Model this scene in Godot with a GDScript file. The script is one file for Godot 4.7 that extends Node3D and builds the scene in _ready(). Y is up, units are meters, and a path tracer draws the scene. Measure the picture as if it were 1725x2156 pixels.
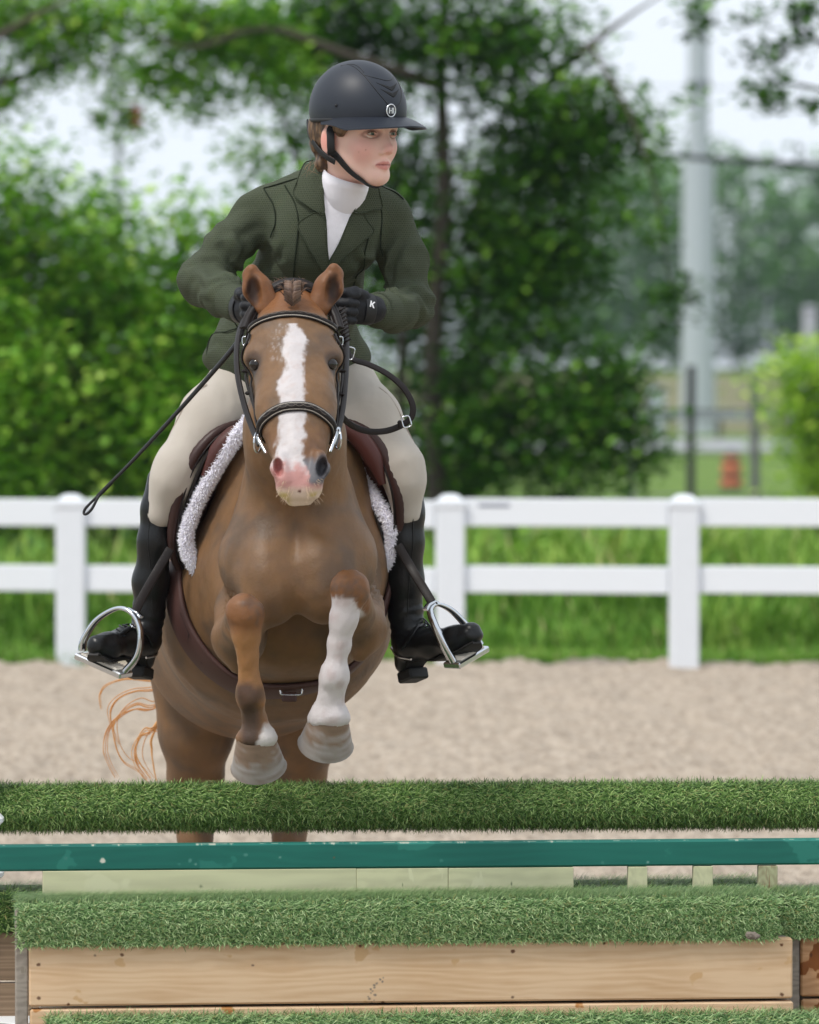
extends Node3D

func _ready() -> void:
	# ------------------------------------------------ camera, sky, sun, exposure
	var cam := Camera3D.new()
	cam.name = "camera"
	cam.fov = rad_to_deg(2.0 * atan(CY / F))
	cam.near = 0.1
	cam.far = 2000.0
	cam.transform = Transform3D(cam_basis, cam_at)
	var lens := CameraAttributesPhysical.new()
	lens.frustum_focal_length = 200.0
	lens.frustum_focus_distance = 12.35
	lens.exposure_aperture = 5.7
	lens.exposure_multiplier = 1.0
	cam.attributes = lens
	cam.current = true
	add_child(cam)
	# setting these attributes gives the camera a lens-derived angle of view; restore the wanted one
	cam.fov = rad_to_deg(2.0 * atan(CY / F))
	var env := Environment.new()
	env.background_mode = Environment.BG_SKY
	var sky := Sky.new()
	var sm := ProceduralSkyMaterial.new()
	sm.sky_top_color = srgb(240, 247, 255)
	sm.sky_horizon_color = srgb(234, 242, 252)
	sm.sky_curve = 0.28
	sm.ground_bottom_color = srgb(120, 112, 100)
	sm.ground_horizon_color = srgb(190, 190, 188)
	sm.sky_energy_multiplier = .86
	sm.sun_angle_max = 2.0
	sky.sky_material = sm
	env.sky = sky
	env.tonemap_mode = Environment.TONE_MAPPER_LINEAR
	env.tonemap_exposure = 1.6
	env.fog_enabled = true
	env.fog_density = .00024
	env.fog_light_color = srgb(200, 216, 230)
	env.sdfgi_enabled = true
	env.ssao_enabled = true
	env.ssil_enabled = true
	var we := WorldEnvironment.new()
	we.name = "environment"
	we.environment = env
	add_child(we)
	var sun := DirectionalLight3D.new()
	sun.name = "sun"
	sun.light_energy = 0.5
	sun.light_angular_distance = 12.0
	sun.light_color = Color(1.0, 0.98, 0.95)
	sun.shadow_enabled = true
	sun.look_at_from_position(Vector3.ZERO, -Vector3(-0.5, 1.0, 0.42))
	add_child(sun)
	# ------------------------------------------------ place and things
	rng.seed = 7
	noise.seed = 3
	noise.frequency = 9.0
	noise.fractal_octaves = 3
	noise2.seed = 11
	noise2.frequency = 60.0
	noise2.fractal_octaves = 3
	var t0 := Time.get_ticks_msec()
	for step in [materials, setting, background, jump, horse, rider, tack]:
		step.call()
		print(step.get_method(), " ", (Time.get_ticks_msec() - t0) / 1000.0)

# ---------------------------------------------------------------- mapping used to lay the place out
# u, v: position on a 1725 x 2156 sheet seen with a 200 mm lens from the camera; z: metres from the rider towards the camera
const F := 11978.0
const CX := 862.5
const CY := 1078.0
const DIST := 12.86
const EYE := 1.4
const PITCH := 0.021452
var cam_at := Vector3(0, EYE, DIST)
var cam_basis := Basis(Vector3.RIGHT, -PITCH)
var rng := RandomNumberGenerator.new()
var noise := FastNoiseLite.new()
var noise2 := FastNoiseLite.new()

func Q(u: float, v: float, z: float) -> Vector3:
	var d := DIST - z
	return cam_at + cam_basis * Vector3((u - CX) / F * d, (CY - v) / F * d, -d)
func R(px: float, z: float) -> float:
	return px * (DIST - z) / F

# ---------------------------------------------------------------- signed distance shapes and surface nets
class Sdf:
	var kind := PackedInt32Array()
	var A := PackedVector3Array()
	var B := PackedVector3Array()
	var RA := PackedFloat32Array()
	var RB := PackedFloat32Array()
	var K := PackedFloat32Array()
	var N := PackedVector3Array()
	var M := PackedVector3Array()
	var L := PackedVector3Array()
	var S := PackedFloat32Array()
	var lo := Vector3(1e9, 1e9, 1e9)
	var hi := Vector3(-1e9, -1e9, -1e9)
	func _grow(p: Vector3, r: float) -> void:
		lo = lo.min(p - Vector3(r, r, r))
		hi = hi.max(p + Vector3(r, r, r))
	func cone(a: Vector3, ra: float, b: Vector3, rb: float, k: float) -> void:
		kind.append(0); A.append(a); B.append(b); RA.append(ra); RB.append(rb); K.append(k); N.append(Vector3.ZERO); M.append(Vector3.ZERO); L.append(Vector3.ZERO); S.append(1.0)
		_grow(a, ra); _grow(b, rb)
	# tapered capsule squeezed along n by the factor s
	func flat_cone(a: Vector3, ra: float, b: Vector3, rb: float, n: Vector3, s: float, k: float) -> void:
		kind.append(1); A.append(a); B.append(b); RA.append(ra); RB.append(rb); K.append(k); N.append(n.normalized()); M.append(Vector3.ZERO); L.append(Vector3.ZERO); S.append(s)
		_grow(a, ra * maxf(1.0, 1.0 / s)); _grow(b, rb * maxf(1.0, 1.0 / s))
	func ell(c: Vector3, r: Vector3, k: float, basis := Basis.IDENTITY, cut := false) -> void:
		kind.append(3 if cut else 2); A.append(c); B.append(Vector3.ZERO); RA.append(minf(r.x, minf(r.y, r.z))); RB.append(0.0); K.append(k)
		N.append(basis.x.normalized() / r.x); M.append(basis.y.normalized() / r.y); L.append(basis.z.normalized() / r.z); S.append(1.0)
		if not cut:
			_grow(c, maxf(r.x, maxf(r.y, r.z)))
	func one(i: int, p: Vector3) -> float:
		var kd := kind[i]
		if kd == 0:
			var a := A[i]
			var ab := B[i] - a
			var ap := p - a
			var t := clampf(ap.dot(ab) / maxf(ab.length_squared(), 1e-9), 0.0, 1.0)
			return (ap - ab * t).length() - lerpf(RA[i], RB[i], t)
		elif kd == 1:
			var a := A[i]
			var n := N[i]
			var s := S[i]
			var ab := B[i] - a
			ab += n * ((s - 1.0) * ab.dot(n))
			var ap := p - a
			ap += n * ((s - 1.0) * ap.dot(n))
			var t := clampf(ap.dot(ab) / maxf(ab.length_squared(), 1e-9), 0.0, 1.0)
			return ((ap - ab * t).length() - lerpf(RA[i], RB[i], t)) / maxf(1.0, s)
		var q := p - A[i]
		var e := Vector3(q.dot(N[i]), q.dot(M[i]), q.dot(L[i]))
		var k0 := e.length()
		var g := N[i] * e.x + M[i] * e.y + L[i] * e.z
		var k1 := g.length()
		if k1 < 1e-6:
			return -RA[i]
		return k0 * (k0 - 1.0) / k1
	func eval(p: Vector3, idx: PackedInt32Array) -> float:
		var d := 1e3
		for i in idx:
			var e := one(i, p)
			var k := K[i]
			if kind[i] == 3:
				e = -e
				var h := maxf(k - absf(d - e), 0.0) / k
				d = maxf(d, e) + h * h * k * 0.25
			else:
				var h := maxf(k - absf(d - e), 0.0) / k
				d = minf(d, e) - h * h * k * 0.25
		return d
	func all() -> PackedInt32Array:
		var r := PackedInt32Array()
		for i in kind.size():
			r.append(i)
		return r
	func at(p: Vector3) -> float:
		return eval(p, all())
	func grad(p: Vector3, h := 0.003) -> Vector3:
		var ix := all()
		return Vector3(eval(p + Vector3(h, 0, 0), ix) - eval(p - Vector3(h, 0, 0), ix), eval(p + Vector3(0, h, 0), ix) - eval(p - Vector3(0, h, 0), ix), eval(p + Vector3(0, 0, h), ix) - eval(p - Vector3(0, 0, h), ix)).normalized()
	func snap(p: Vector3, off := 0.0) -> Vector3:
		for i in 4:
			var d := at(p) - off
			p -= grad(p) * d
		return p

class Nets:
	const BS := 6
	var f: Sdf
	var h: float
	var lo: Vector3
	var nb: Vector3i
	var out := []
	var ids := PackedInt32Array()
	func run(sdf: Sdf, cell: float, from = null, to = null) -> Array:
		f = sdf
		h = cell
		lo = (from if from != null else f.lo) - Vector3(h, h, h) * 3.0
		var hi: Vector3 = (to if to != null else f.hi) + Vector3(h, h, h) * 3.0
		var n := (hi - lo) / (h * BS)
		nb = Vector3i(ceili(n.x), ceili(n.y), ceili(n.z))
		var total := nb.x * nb.y * nb.z
		out.resize(total)
		var task := WorkerThreadPool.add_group_task(block, total, -1, true)
		WorkerThreadPool.wait_for_group_task_completion(task)
		var nx := nb.x * BS
		var ny := nb.y * BS
		ids.resize(nx * ny * nb.z * BS)
		ids.fill(-1)
		var verts := PackedVector3Array()
		for b in out:
			if b == null:
				continue
			var vs: PackedVector3Array = b[0]
			var cs: PackedInt32Array = b[1]
			for i in vs.size():
				ids[cs[i]] = verts.size()
				verts.append(vs[i])
		var tris := PackedInt32Array()
		var norms := PackedVector3Array()
		norms.resize(verts.size())
		var stx := 1
		var sty := nx
		var stz := nx * ny
		for b in out:
			if b == null:
				continue
			var es: PackedInt32Array = b[2]
			var i := 0
			while i < es.size():
				var c := es[i]
				var code := es[i + 1]
				i += 2
				var ax := code >> 1
				var s1 := sty if ax == 0 else (stz if ax == 1 else stx)
				var s2 := stz if ax == 0 else (stx if ax == 1 else sty)
				if c - s1 - s2 < 0:
					continue
				var a := ids[c]
				var bb := ids[c - s1]
				var cc := ids[c - s1 - s2]
				var dd := ids[c - s2]
				if a < 0 or bb < 0 or cc < 0 or dd < 0:
					continue
				if code & 1:
					var tmp := bb
					bb = dd
					dd = tmp
				var nn := (verts[cc] - verts[a]).cross(verts[dd] - verts[bb])
				norms[a] += nn; norms[bb] += nn; norms[cc] += nn; norms[dd] += nn
				tris.append_array(PackedInt32Array([a, cc, bb, a, dd, cc]))
		for i in norms.size():
			norms[i] = norms[i].normalized()
		out.clear()
		return [verts, norms, tris]
	func block(bi: int) -> void:
		var bx := bi % nb.x
		var by := (bi / nb.x) % nb.y
		var bz := bi / (nb.x * nb.y)
		var o := lo + Vector3(bx, by, bz) * (h * BS)
		var half := h * BS * 0.5
		var c := o + Vector3(half, half, half)
		var hd := half * 1.7321
		var idx := PackedInt32Array()
		var total := f.kind.size()
		for i in total:
			if f.one(i, c) < 2.2 * hd + f.K[i] + 0.01:
				idx.append(i)
		if idx.is_empty():
			return
		var d0 := f.eval(c, idx)
		if absf(d0) > hd * 1.6 + 0.02:
			return
		var g := PackedFloat32Array()
		g.resize(343)
		var n := 0
		var any_in := false
		var any_out := false
		for k in 7:
			for j in 7:
				for i in 7:
					var v := f.eval(o + Vector3(i, j, k) * h, idx)
					g[n] = v
					if v < 0.0:
						any_in = true
					else:
						any_out = true
					n += 1
		if not (any_in and any_out):
			return
		var vs := PackedVector3Array()
		var cs := PackedInt32Array()
		var es := PackedInt32Array()
		var nx := nb.x * BS
		var nxy := nx * nb.y * BS
		for k in 6:
			for j in 6:
				for i in 6:
					var q := i + 7 * j + 49 * k
					var v0 := g[q]
					var v1 := g[q + 1]
					var v2 := g[q + 7]
					var v3 := g[q + 8]
					var v4 := g[q + 49]
					var v5 := g[q + 50]
					var v6 := g[q + 56]
					var v7 := g[q + 57]
					var mask := int(v0 < 0.0) + int(v1 < 0.0) + int(v2 < 0.0) + int(v3 < 0.0) + int(v4 < 0.0) + int(v5 < 0.0) + int(v6 < 0.0) + int(v7 < 0.0)
					if mask == 0 or mask == 8:
						continue
					var s := Vector3.ZERO
					var m := 0
					if (v0 < 0.0) != (v1 < 0.0): s += Vector3(v0 / (v0 - v1), 0, 0); m += 1
					if (v2 < 0.0) != (v3 < 0.0): s += Vector3(v2 / (v2 - v3), 1, 0); m += 1
					if (v4 < 0.0) != (v5 < 0.0): s += Vector3(v4 / (v4 - v5), 0, 1); m += 1
					if (v6 < 0.0) != (v7 < 0.0): s += Vector3(v6 / (v6 - v7), 1, 1); m += 1
					if (v0 < 0.0) != (v2 < 0.0): s += Vector3(0, v0 / (v0 - v2), 0); m += 1
					if (v1 < 0.0) != (v3 < 0.0): s += Vector3(1, v1 / (v1 - v3), 0); m += 1
					if (v4 < 0.0) != (v6 < 0.0): s += Vector3(0, v4 / (v4 - v6), 1); m += 1
					if (v5 < 0.0) != (v7 < 0.0): s += Vector3(1, v5 / (v5 - v7), 1); m += 1
					if (v0 < 0.0) != (v4 < 0.0): s += Vector3(0, 0, v0 / (v0 - v4)); m += 1
					if (v1 < 0.0) != (v5 < 0.0): s += Vector3(1, 0, v1 / (v1 - v5)); m += 1
					if (v2 < 0.0) != (v6 < 0.0): s += Vector3(0, 1, v2 / (v2 - v6)); m += 1
					if (v3 < 0.0) != (v7 < 0.0): s += Vector3(1, 1, v3 / (v3 - v7)); m += 1
					vs.append(o + (Vector3(i, j, k) + s / float(m)) * h)
					var cell := (bx * BS + i) + (by * BS + j) * nx + (bz * BS + k) * nxy
					cs.append(cell)
					var in0 := v0 < 0.0
					if in0 != (v1 < 0.0): es.append(cell); es.append(0 + int(not in0))
					if in0 != (v2 < 0.0): es.append(cell); es.append(2 + int(not in0))
					if in0 != (v4 < 0.0): es.append(cell); es.append(4 + int(not in0))
		if vs.size():
			out[bi] = [vs, cs, es]

# mesh arrays -> ArrayMesh; paint: Callable(p, n) -> linear Color or null
func to_mesh(parts: Array, paint = null, move = null) -> ArrayMesh:
	var mesh := ArrayMesh.new()
	var vs := PackedVector3Array()
	var ns := PackedVector3Array()
	var ix := PackedInt32Array()
	for part in parts:
		var base := vs.size()
		vs.append_array(part[0])
		ns.append_array(part[1])
		var t: PackedInt32Array = part[2]
		if base == 0:
			ix.append_array(t)
		else:
			for i in t:
				ix.append(i + base)
	if move != null:
		for i in vs.size():
			vs[i] = vs[i] + ns[i] * float(move.call(vs[i], ns[i]))
		var acc := PackedVector3Array()
		acc.resize(vs.size())
		for i in range(0, ix.size(), 3):
			var nn := (vs[ix[i + 2]] - vs[ix[i]]).cross(vs[ix[i + 1]] - vs[ix[i]])
			acc[ix[i]] += nn; acc[ix[i + 1]] += nn; acc[ix[i + 2]] += nn
		for i in vs.size():
			ns[i] = acc[i].normalized() if acc[i].length_squared() > 1e-20 else ns[i]
	var arr := []
	arr.resize(Mesh.ARRAY_MAX)
	arr[Mesh.ARRAY_VERTEX] = vs
	arr[Mesh.ARRAY_NORMAL] = ns
	arr[Mesh.ARRAY_INDEX] = ix
	if paint != null:
		var cs := PackedColorArray()
		cs.resize(vs.size())
		for i in vs.size():
			cs[i] = paint.call(vs[i], ns[i])
		arr[Mesh.ARRAY_COLOR] = cs
	mesh.add_surface_from_arrays(Mesh.PRIMITIVE_TRIANGLES, arr)
	return mesh

func nets(s: Sdf, cell: float, from = null, to = null) -> Array:
	return Nets.new().run(s, cell, from, to)

# first point of the shape along the sight line of (u, v)
func hit(s: Sdf, u: float, v: float, z_from := 1.6) -> Vector3:
	var ix := s.all()
	var z := z_from
	var near := 1e9
	var near_z := z
	for i in 120:
		var d := s.eval(Q(u, v, z), ix)
		if d < near:
			near = d
			near_z = z
		if d < 0.0006:
			return Q(u, v, z)
		z -= maxf(d * 0.8, 0.001)
		if z < -2.0:
			break
	# the sight line passes beside the shape: take its nearest point
	return s.snap(Q(u, v, near_z))

# ---------------------------------------------------------------- swept and lathed shapes
# a builder collects vertices, normals, colours
class Geo:
	var vs := PackedVector3Array()
	var ns := PackedVector3Array()
	var cs := PackedColorArray()
	var ix := PackedInt32Array()
	var col := Color.WHITE
	func v(p: Vector3, n: Vector3) -> int:
		vs.append(p); ns.append(n); cs.append(col)
		return vs.size() - 1
	func tri(a: int, b: int, c: int) -> void:
		# wound so that the front (clockwise) side agrees with the normals
		var nn := (vs[c] - vs[a]).cross(vs[b] - vs[a])
		if nn.dot(ns[a] + ns[b] + ns[c]) >= 0.0:
			ix.append_array(PackedInt32Array([a, b, c]))
		else:
			ix.append_array(PackedInt32Array([a, c, b]))
	func quad(a: int, b: int, c: int, d: int) -> void:
		tri(a, b, c); tri(a, c, d)
	func flat_quad(a: Vector3, b: Vector3, c: Vector3, d: Vector3, out: Vector3) -> void:
		var n := (b - a).cross(d - a).normalized()
		if n.dot(out) < 0.0:
			n = -n
		quad(v(a, n), v(b, n), v(c, n), v(d, n))
	func flat_tri(a: Vector3, b: Vector3, c: Vector3, out: Vector3) -> void:
		var n := (b - a).cross(c - a).normalized()
		if n.dot(out) < 0.0:
			n = -n
		tri(v(a, n), v(b, n), v(c, n))
	# box with chamfered edges between two corners in the frame t
	func box(t: Transform3D, size: Vector3, ch := 0.004) -> void:
		var hs := size * 0.5
		ch = minf(ch, minf(hs.x, minf(hs.y, hs.z)) * 0.9)
		for axis in 3:
			for sgn in [-1.0, 1.0]:
				var n := Vector3.ZERO
				n[axis] = sgn
				var a1 := (axis + 1) % 3
				var a2 := (axis + 2) % 3
				var pts := []
				for cc in [[-1, -1], [1, -1], [1, 1], [-1, 1]]:
					var p := Vector3.ZERO
					p[axis] = sgn * hs[axis]
					p[a1] = cc[0] * (hs[a1] - ch)
					p[a2] = cc[1] * (hs[a2] - ch)
					pts.append(t * p)
				flat_quad(pts[0], pts[1], pts[2], pts[3], t.basis * n)
		for axis in 3:
			var a1 := (axis + 1) % 3
			var a2 := (axis + 2) % 3
			for s1 in [-1.0, 1.0]:
				for s2 in [-1.0, 1.0]:
					var q := []
					for e in [-1.0, 1.0]:
						for w in 2:
							var p := Vector3.ZERO
							p[axis] = e * (hs[axis] - ch)
							p[a1] = s1 * (hs[a1] - (0.0 if w == 0 else ch))
							p[a2] = s2 * (hs[a2] - (ch if w == 0 else 0.0))
							q.append(t * p)
					var n := Vector3.ZERO
					n[a1] = s1
					n[a2] = s2
					flat_quad(q[0], q[1], q[3], q[2], t.basis * n)
		for sx in [-1.0, 1.0]:
			for sy in [-1.0, 1.0]:
				for sz in [-1.0, 1.0]:
					var s := Vector3(sx, sy, sz)
					var a := s * (hs - Vector3(0, ch, ch))
					var b := s * (hs - Vector3(ch, 0, ch))
					var c := s * (hs - Vector3(ch, ch, 0))
					flat_tri(t * a, t * b, t * c, t.basis * s)
	func sphere(c: Vector3, r: Vector3, rows := 10, cols := 16, basis := Basis.IDENTITY) -> void:
		var base := vs.size()
		for i in rows + 1:
			var th := PI * i / rows
			for j in cols + 1:
				var ph := TAU * j / cols
				var d := Vector3(sin(th) * cos(ph), cos(th), sin(th) * sin(ph))
				v(c + basis * (d * r), (basis * (d / r)).normalized())
		for i in rows:
			for j in cols:
				var a := base + i * (cols + 1) + j
				quad(a, a + 1, a + cols + 2, a + cols + 1)
	# sweep a closed profile (x: across, y: along the up vector) down a path
	func sweep(pts: PackedVector3Array, ups: PackedVector3Array, prof: PackedVector2Array, scl = null, closed := false, caps := true) -> void:
		var n := pts.size()
		var m := prof.size()
		var base := vs.size()
		for i in n:
			var t: Vector3
			if closed:
				t = pts[(i + 1) % n] - pts[(i - 1 + n) % n]
			else:
				t = pts[mini(i + 1, n - 1)] - pts[maxi(i - 1, 0)]
			t = t.normalized()
			var up := ups[i]
			var side := t.cross(up).normalized()
			up = side.cross(t).normalized()
			var sc := Vector2.ONE
			if scl != null:
				sc = scl[i] if scl[i] is Vector2 else Vector2(scl[i], scl[i])
			for j in m:
				var a := prof[(j - 1 + m) % m]
				var b := prof[(j + 1) % m]
				var e := (b - a)
				var pn := Vector2(e.y, -e.x).normalized()
				if pn.dot(prof[j]) < 0.0:
					pn = -pn
				v(pts[i] + side * (prof[j].x * sc.x) + up * (prof[j].y * sc.y), (side * pn.x + up * pn.y).normalized())
		for i in (n if closed else n - 1):
			var i2 := (i + 1) % n
			for j in m:
				var j2 := (j + 1) % m
				quad(base + i * m + j, base + i * m + j2, base + i2 * m + j2, base + i2 * m + j)
		if caps and not closed:
			for e in [0, n - 1]:
				var out := (pts[0] - pts[1]) if e == 0 else (pts[n - 1] - pts[n - 2])
				out = out.normalized()
				var c := v(pts[e], out)
				var ring := []
				for j in m:
					ring.append(v(vs[base + e * m + j], out))
				for j in m:
					tri(c, ring[j], ring[(j + 1) % m])
	func mesh() -> ArrayMesh:
		var me := ArrayMesh.new()
		var arr := []
		arr.resize(Mesh.ARRAY_MAX)
		arr[Mesh.ARRAY_VERTEX] = vs
		arr[Mesh.ARRAY_NORMAL] = ns
		arr[Mesh.ARRAY_COLOR] = cs
		arr[Mesh.ARRAY_INDEX] = ix
		me.add_surface_from_arrays(Mesh.PRIMITIVE_TRIANGLES, arr)
		return me

func circle(r: float, n := 10) -> PackedVector2Array:
	var p := PackedVector2Array()
	for i in n:
		p.append(Vector2(cos(TAU * i / n), sin(TAU * i / n)) * r)
	return p
# rounded strap section: width w, height h, resting on y = 0
func strap_prof(w: float, h: float) -> PackedVector2Array:
	var a := w * 0.5
	return PackedVector2Array([Vector2(-a, 0), Vector2(-a, h * 0.55), Vector2(-a * 0.86, h), Vector2(0, h * 1.12), Vector2(a * 0.86, h), Vector2(a, h * 0.55), Vector2(a, 0), Vector2(0, -h * 0.3)])
# padded band: rolled middle between two flat edges
func padded_prof(w: float, h: float) -> PackedVector2Array:
	var a := w * 0.5
	return PackedVector2Array([Vector2(-a, 0), Vector2(-a, h * 0.35), Vector2(-a * 0.8, h * 0.5), Vector2(-a * 0.62, h * 0.42), Vector2(-a * 0.45, h * 0.85), Vector2(0, h * 1.1), Vector2(a * 0.45, h * 0.85), Vector2(a * 0.62, h * 0.42), Vector2(a * 0.8, h * 0.5), Vector2(a, h * 0.35), Vector2(a, 0)])
func smooth_path(p: Array, per := 6, closed := false) -> PackedVector3Array:
	var out := PackedVector3Array()
	var n := p.size()
	var segs := n if closed else n - 1
	for i in segs:
		var a: Vector3 = p[(i - 1 + n) % n] if closed or i > 0 else p[0] * 2.0 - p[1]
		var b: Vector3 = p[i]
		var c: Vector3 = p[(i + 1) % n]
		var d: Vector3 = p[(i + 2) % n] if closed or i + 2 < n else c * 2.0 - b
		for j in per:
			out.append(b.cubic_interpolate(c, a, d, float(j) / per))
	if not closed:
		out.append(p[n - 1])
	return out
func ups_of(n: int, up: Vector3) -> PackedVector3Array:
	var o := PackedVector3Array()
	for i in n:
		o.append(up)
	return o
func tube_ups(pts: PackedVector3Array) -> PackedVector3Array:
	var o := PackedVector3Array()
	var up := Vector3(0.13, 0.31, 0.94).normalized()
	for i in pts.size():
		var t := (pts[mini(i + 1, pts.size() - 1)] - pts[maxi(i - 1, 0)]).normalized()
		up = (up - t * up.dot(t))
		up = up.normalized() if up.length() > 0.05 else t.cross(Vector3(0.7, 0.2, 0.1)).normalized()
		o.append(up)
	return o
func tube(g: Geo, p: Array, r, per := 6, sides := 10, closed := false) -> void:
	var pts := smooth_path(p, per, closed)
	var sc := []
	for i in pts.size():
		if r is Array:
			var t: float = float(i) / (pts.size() - 1) * (r.size() - 1)
			var k := mini(int(t), r.size() - 2)
			sc.append(lerpf(r[k], r[k + 1], t - k))
		else:
			sc.append(r)
	g.sweep(pts, tube_ups(pts), circle(1.0, sides), sc, closed)
# a strap lying on a shape: points are moved to the surface and the strap follows it
func strap_on(g: Geo, s: Sdf, p: Array, prof: PackedVector2Array, off := 0.0, per := 5, closed := false) -> PackedVector3Array:
	var pts := smooth_path(p, per, closed)
	var ups := PackedVector3Array()
	for i in pts.size():
		pts[i] = s.snap(pts[i], off)
		ups.append(s.grad(pts[i], 0.006))
	g.sweep(pts, ups, prof, null, closed)
	return pts
# a flat piece of thick cloth or leather laid on a shape: outline given in (u, v), thickness th, gap off
func patch_on(g: Geo, s: Sdf, outline: Array, off: float, th: float, step := 6.0, z_from := 1.6, bulge = null) -> void:
	var poly := PackedVector2Array()
	for i in outline.size():
		var a: Vector2 = outline[i]
		var b: Vector2 = outline[(i + 1) % outline.size()]
		var n := maxi(1, int(a.distance_to(b) / step))
		for j in n:
			poly.append(a.lerp(b, float(j) / n))
	var border := poly.size()
	var inner := PackedVector2Array()
	var lo := poly[0]
	var hi := poly[0]
	for q in poly:
		lo = lo.min(q)
		hi = hi.max(q)
	var small := Geometry2D.offset_polygon(poly, -step * 0.55)
	var y := lo.y + step * 0.5
	var odd := false
	while y < hi.y:
		var x := lo.x + (step * 0.5 if odd else 0.0)
		while x < hi.x:
			for sp in small:
				if Geometry2D.is_point_in_polygon(Vector2(x, y), sp):
					inner.append(Vector2(x, y))
			x += step
		y += step * 0.87
		odd = not odd
	var every := poly.duplicate()
	every.append_array(inner)
	var tri := Geometry2D.triangulate_delaunay(every)
	var top := []
	var bot := []
	for i in every.size():
		var p := hit(s, every[i].x, every[i].y, z_from)
		var n := s.grad(p, 0.008)
		var edge := i < border
		var t := th * (0.55 if edge else 1.0)
		if bulge != null:
			t += bulge.call(every[i])
		top.append(g.v(p + n * (off + t), n))
		bot.append(g.v(p + n * off, -n))
	for i in range(0, tri.size(), 3):
		var c := (every[tri[i]] + every[tri[i + 1]] + every[tri[i + 2]]) / 3.0
		if not Geometry2D.is_point_in_polygon(c, poly):
			continue
		g.tri(top[tri[i]], top[tri[i + 1]], top[tri[i + 2]])
		g.tri(bot[tri[i]], bot[tri[i + 1]], bot[tri[i + 2]])
	for i in border:
		var j := (i + 1) % border
		var a := g.vs[top[i]]
		var b := g.vs[top[j]]
		var c := g.vs[bot[j]]
		var d := g.vs[bot[i]]
		var mid := (a + b + c + d) * 0.25
		g.flat_quad(a, b, c, d, mid - (g.vs[top[border]] if top.size() > border else mid))

# ---------------------------------------------------------------- nodes
var taken := {}
func numbered(called: String) -> String:
	var n: int = taken.get(called, 0)
	taken[called] = n + 1
	return called if n == 0 else "%s_%03d" % [called, n]
func tag(o: Node, label: String, category: String, group := "") -> void:
	o.set_meta("label", label)
	o.set_meta("category", category)
	if group:
		o.set_meta("group", group)
func thing(called: String, label: String, category: String, at: Vector3, group := "") -> Node3D:
	var o := Node3D.new()
	o.name = numbered(called)
	add_child(o)
	o.position = at
	tag(o, label, category, group)
	return o
# mesh given in world places; the node sits at its thing's origin
func part(parent: Node, called: String, m: Mesh, mat: Material) -> MeshInstance3D:
	var o := MeshInstance3D.new()
	o.mesh = m
	o.name = called
	o.material_override = mat
	parent.add_child(o, true)
	if parent is Node3D and parent != self:
		o.position = -world_at(parent)
	return o
func world_at(n: Node) -> Vector3:
	var p := Vector3.ZERO
	while n is Node3D and n != self:
		p += n.position
		n = n.get_parent()
	return p
func structure(called: String, m: Mesh, mat: Material) -> MeshInstance3D:
	var o := MeshInstance3D.new()
	o.mesh = m
	o.name = called
	o.material_override = mat
	add_child(o, true)
	o.set_meta("kind", "structure")
	return o
func srgb(r: float, g: float, b: float) -> Color:
	return Color(r / 255.0, g / 255.0, b / 255.0)
func lin(r: float, g: float, b: float) -> Color:
	return Color(r / 255.0, g / 255.0, b / 255.0).srgb_to_linear()
func mat(c: Color, rough := 0.7, metal := 0.0, spec := 0.5) -> StandardMaterial3D:
	var m := StandardMaterial3D.new()
	m.albedo_color = c
	m.roughness = rough
	m.metallic = metal
	m.metallic_specular = spec
	return m
func vmat(rough := 0.7, spec := 0.5) -> StandardMaterial3D:
	var m := mat(Color.WHITE, rough, 0.0, spec)
	m.vertex_color_use_as_albedo = true
	return m
# triplanar noise bump
func noise_tex(freq: float, size := 256, bump := 0.0, ramp: Gradient = null, octaves := 4, sd := 1, kind := FastNoiseLite.TYPE_SIMPLEX_SMOOTH) -> NoiseTexture2D:
	var n := FastNoiseLite.new()
	n.seed = sd
	n.noise_type = kind
	n.frequency = freq
	n.fractal_octaves = octaves
	var t := NoiseTexture2D.new()
	t.width = size
	t.height = size
	t.seamless = true
	t.noise = n
	if bump > 0.0:
		t.as_normal_map = true
		t.bump_strength = bump
	if ramp:
		t.color_ramp = ramp
	return t
func ramp(c: Array) -> Gradient:
	var g := Gradient.new()
	g.offsets = PackedFloat32Array()
	var o := PackedFloat32Array()
	var cc := PackedColorArray()
	for i in c.size():
		o.append(c[i][0])
		cc.append(c[i][1])
	g.offsets = o
	g.colors = cc
	return g
func tri_bump(m: StandardMaterial3D, t: Texture2D, per_m: float, amount := 1.0) -> void:
	m.normal_enabled = true
	m.normal_texture = t
	m.normal_scale = amount
	m.uv1_triplanar = true
	m.uv1_scale = Vector3(per_m, per_m, per_m)

# ---------------------------------------------------------------- ground, sand, road, bank
var grass_mat: StandardMaterial3D
var leaf_mesh: ArrayMesh
var blade_mesh: ArrayMesh
var tuft_mesh: ArrayMesh

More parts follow.
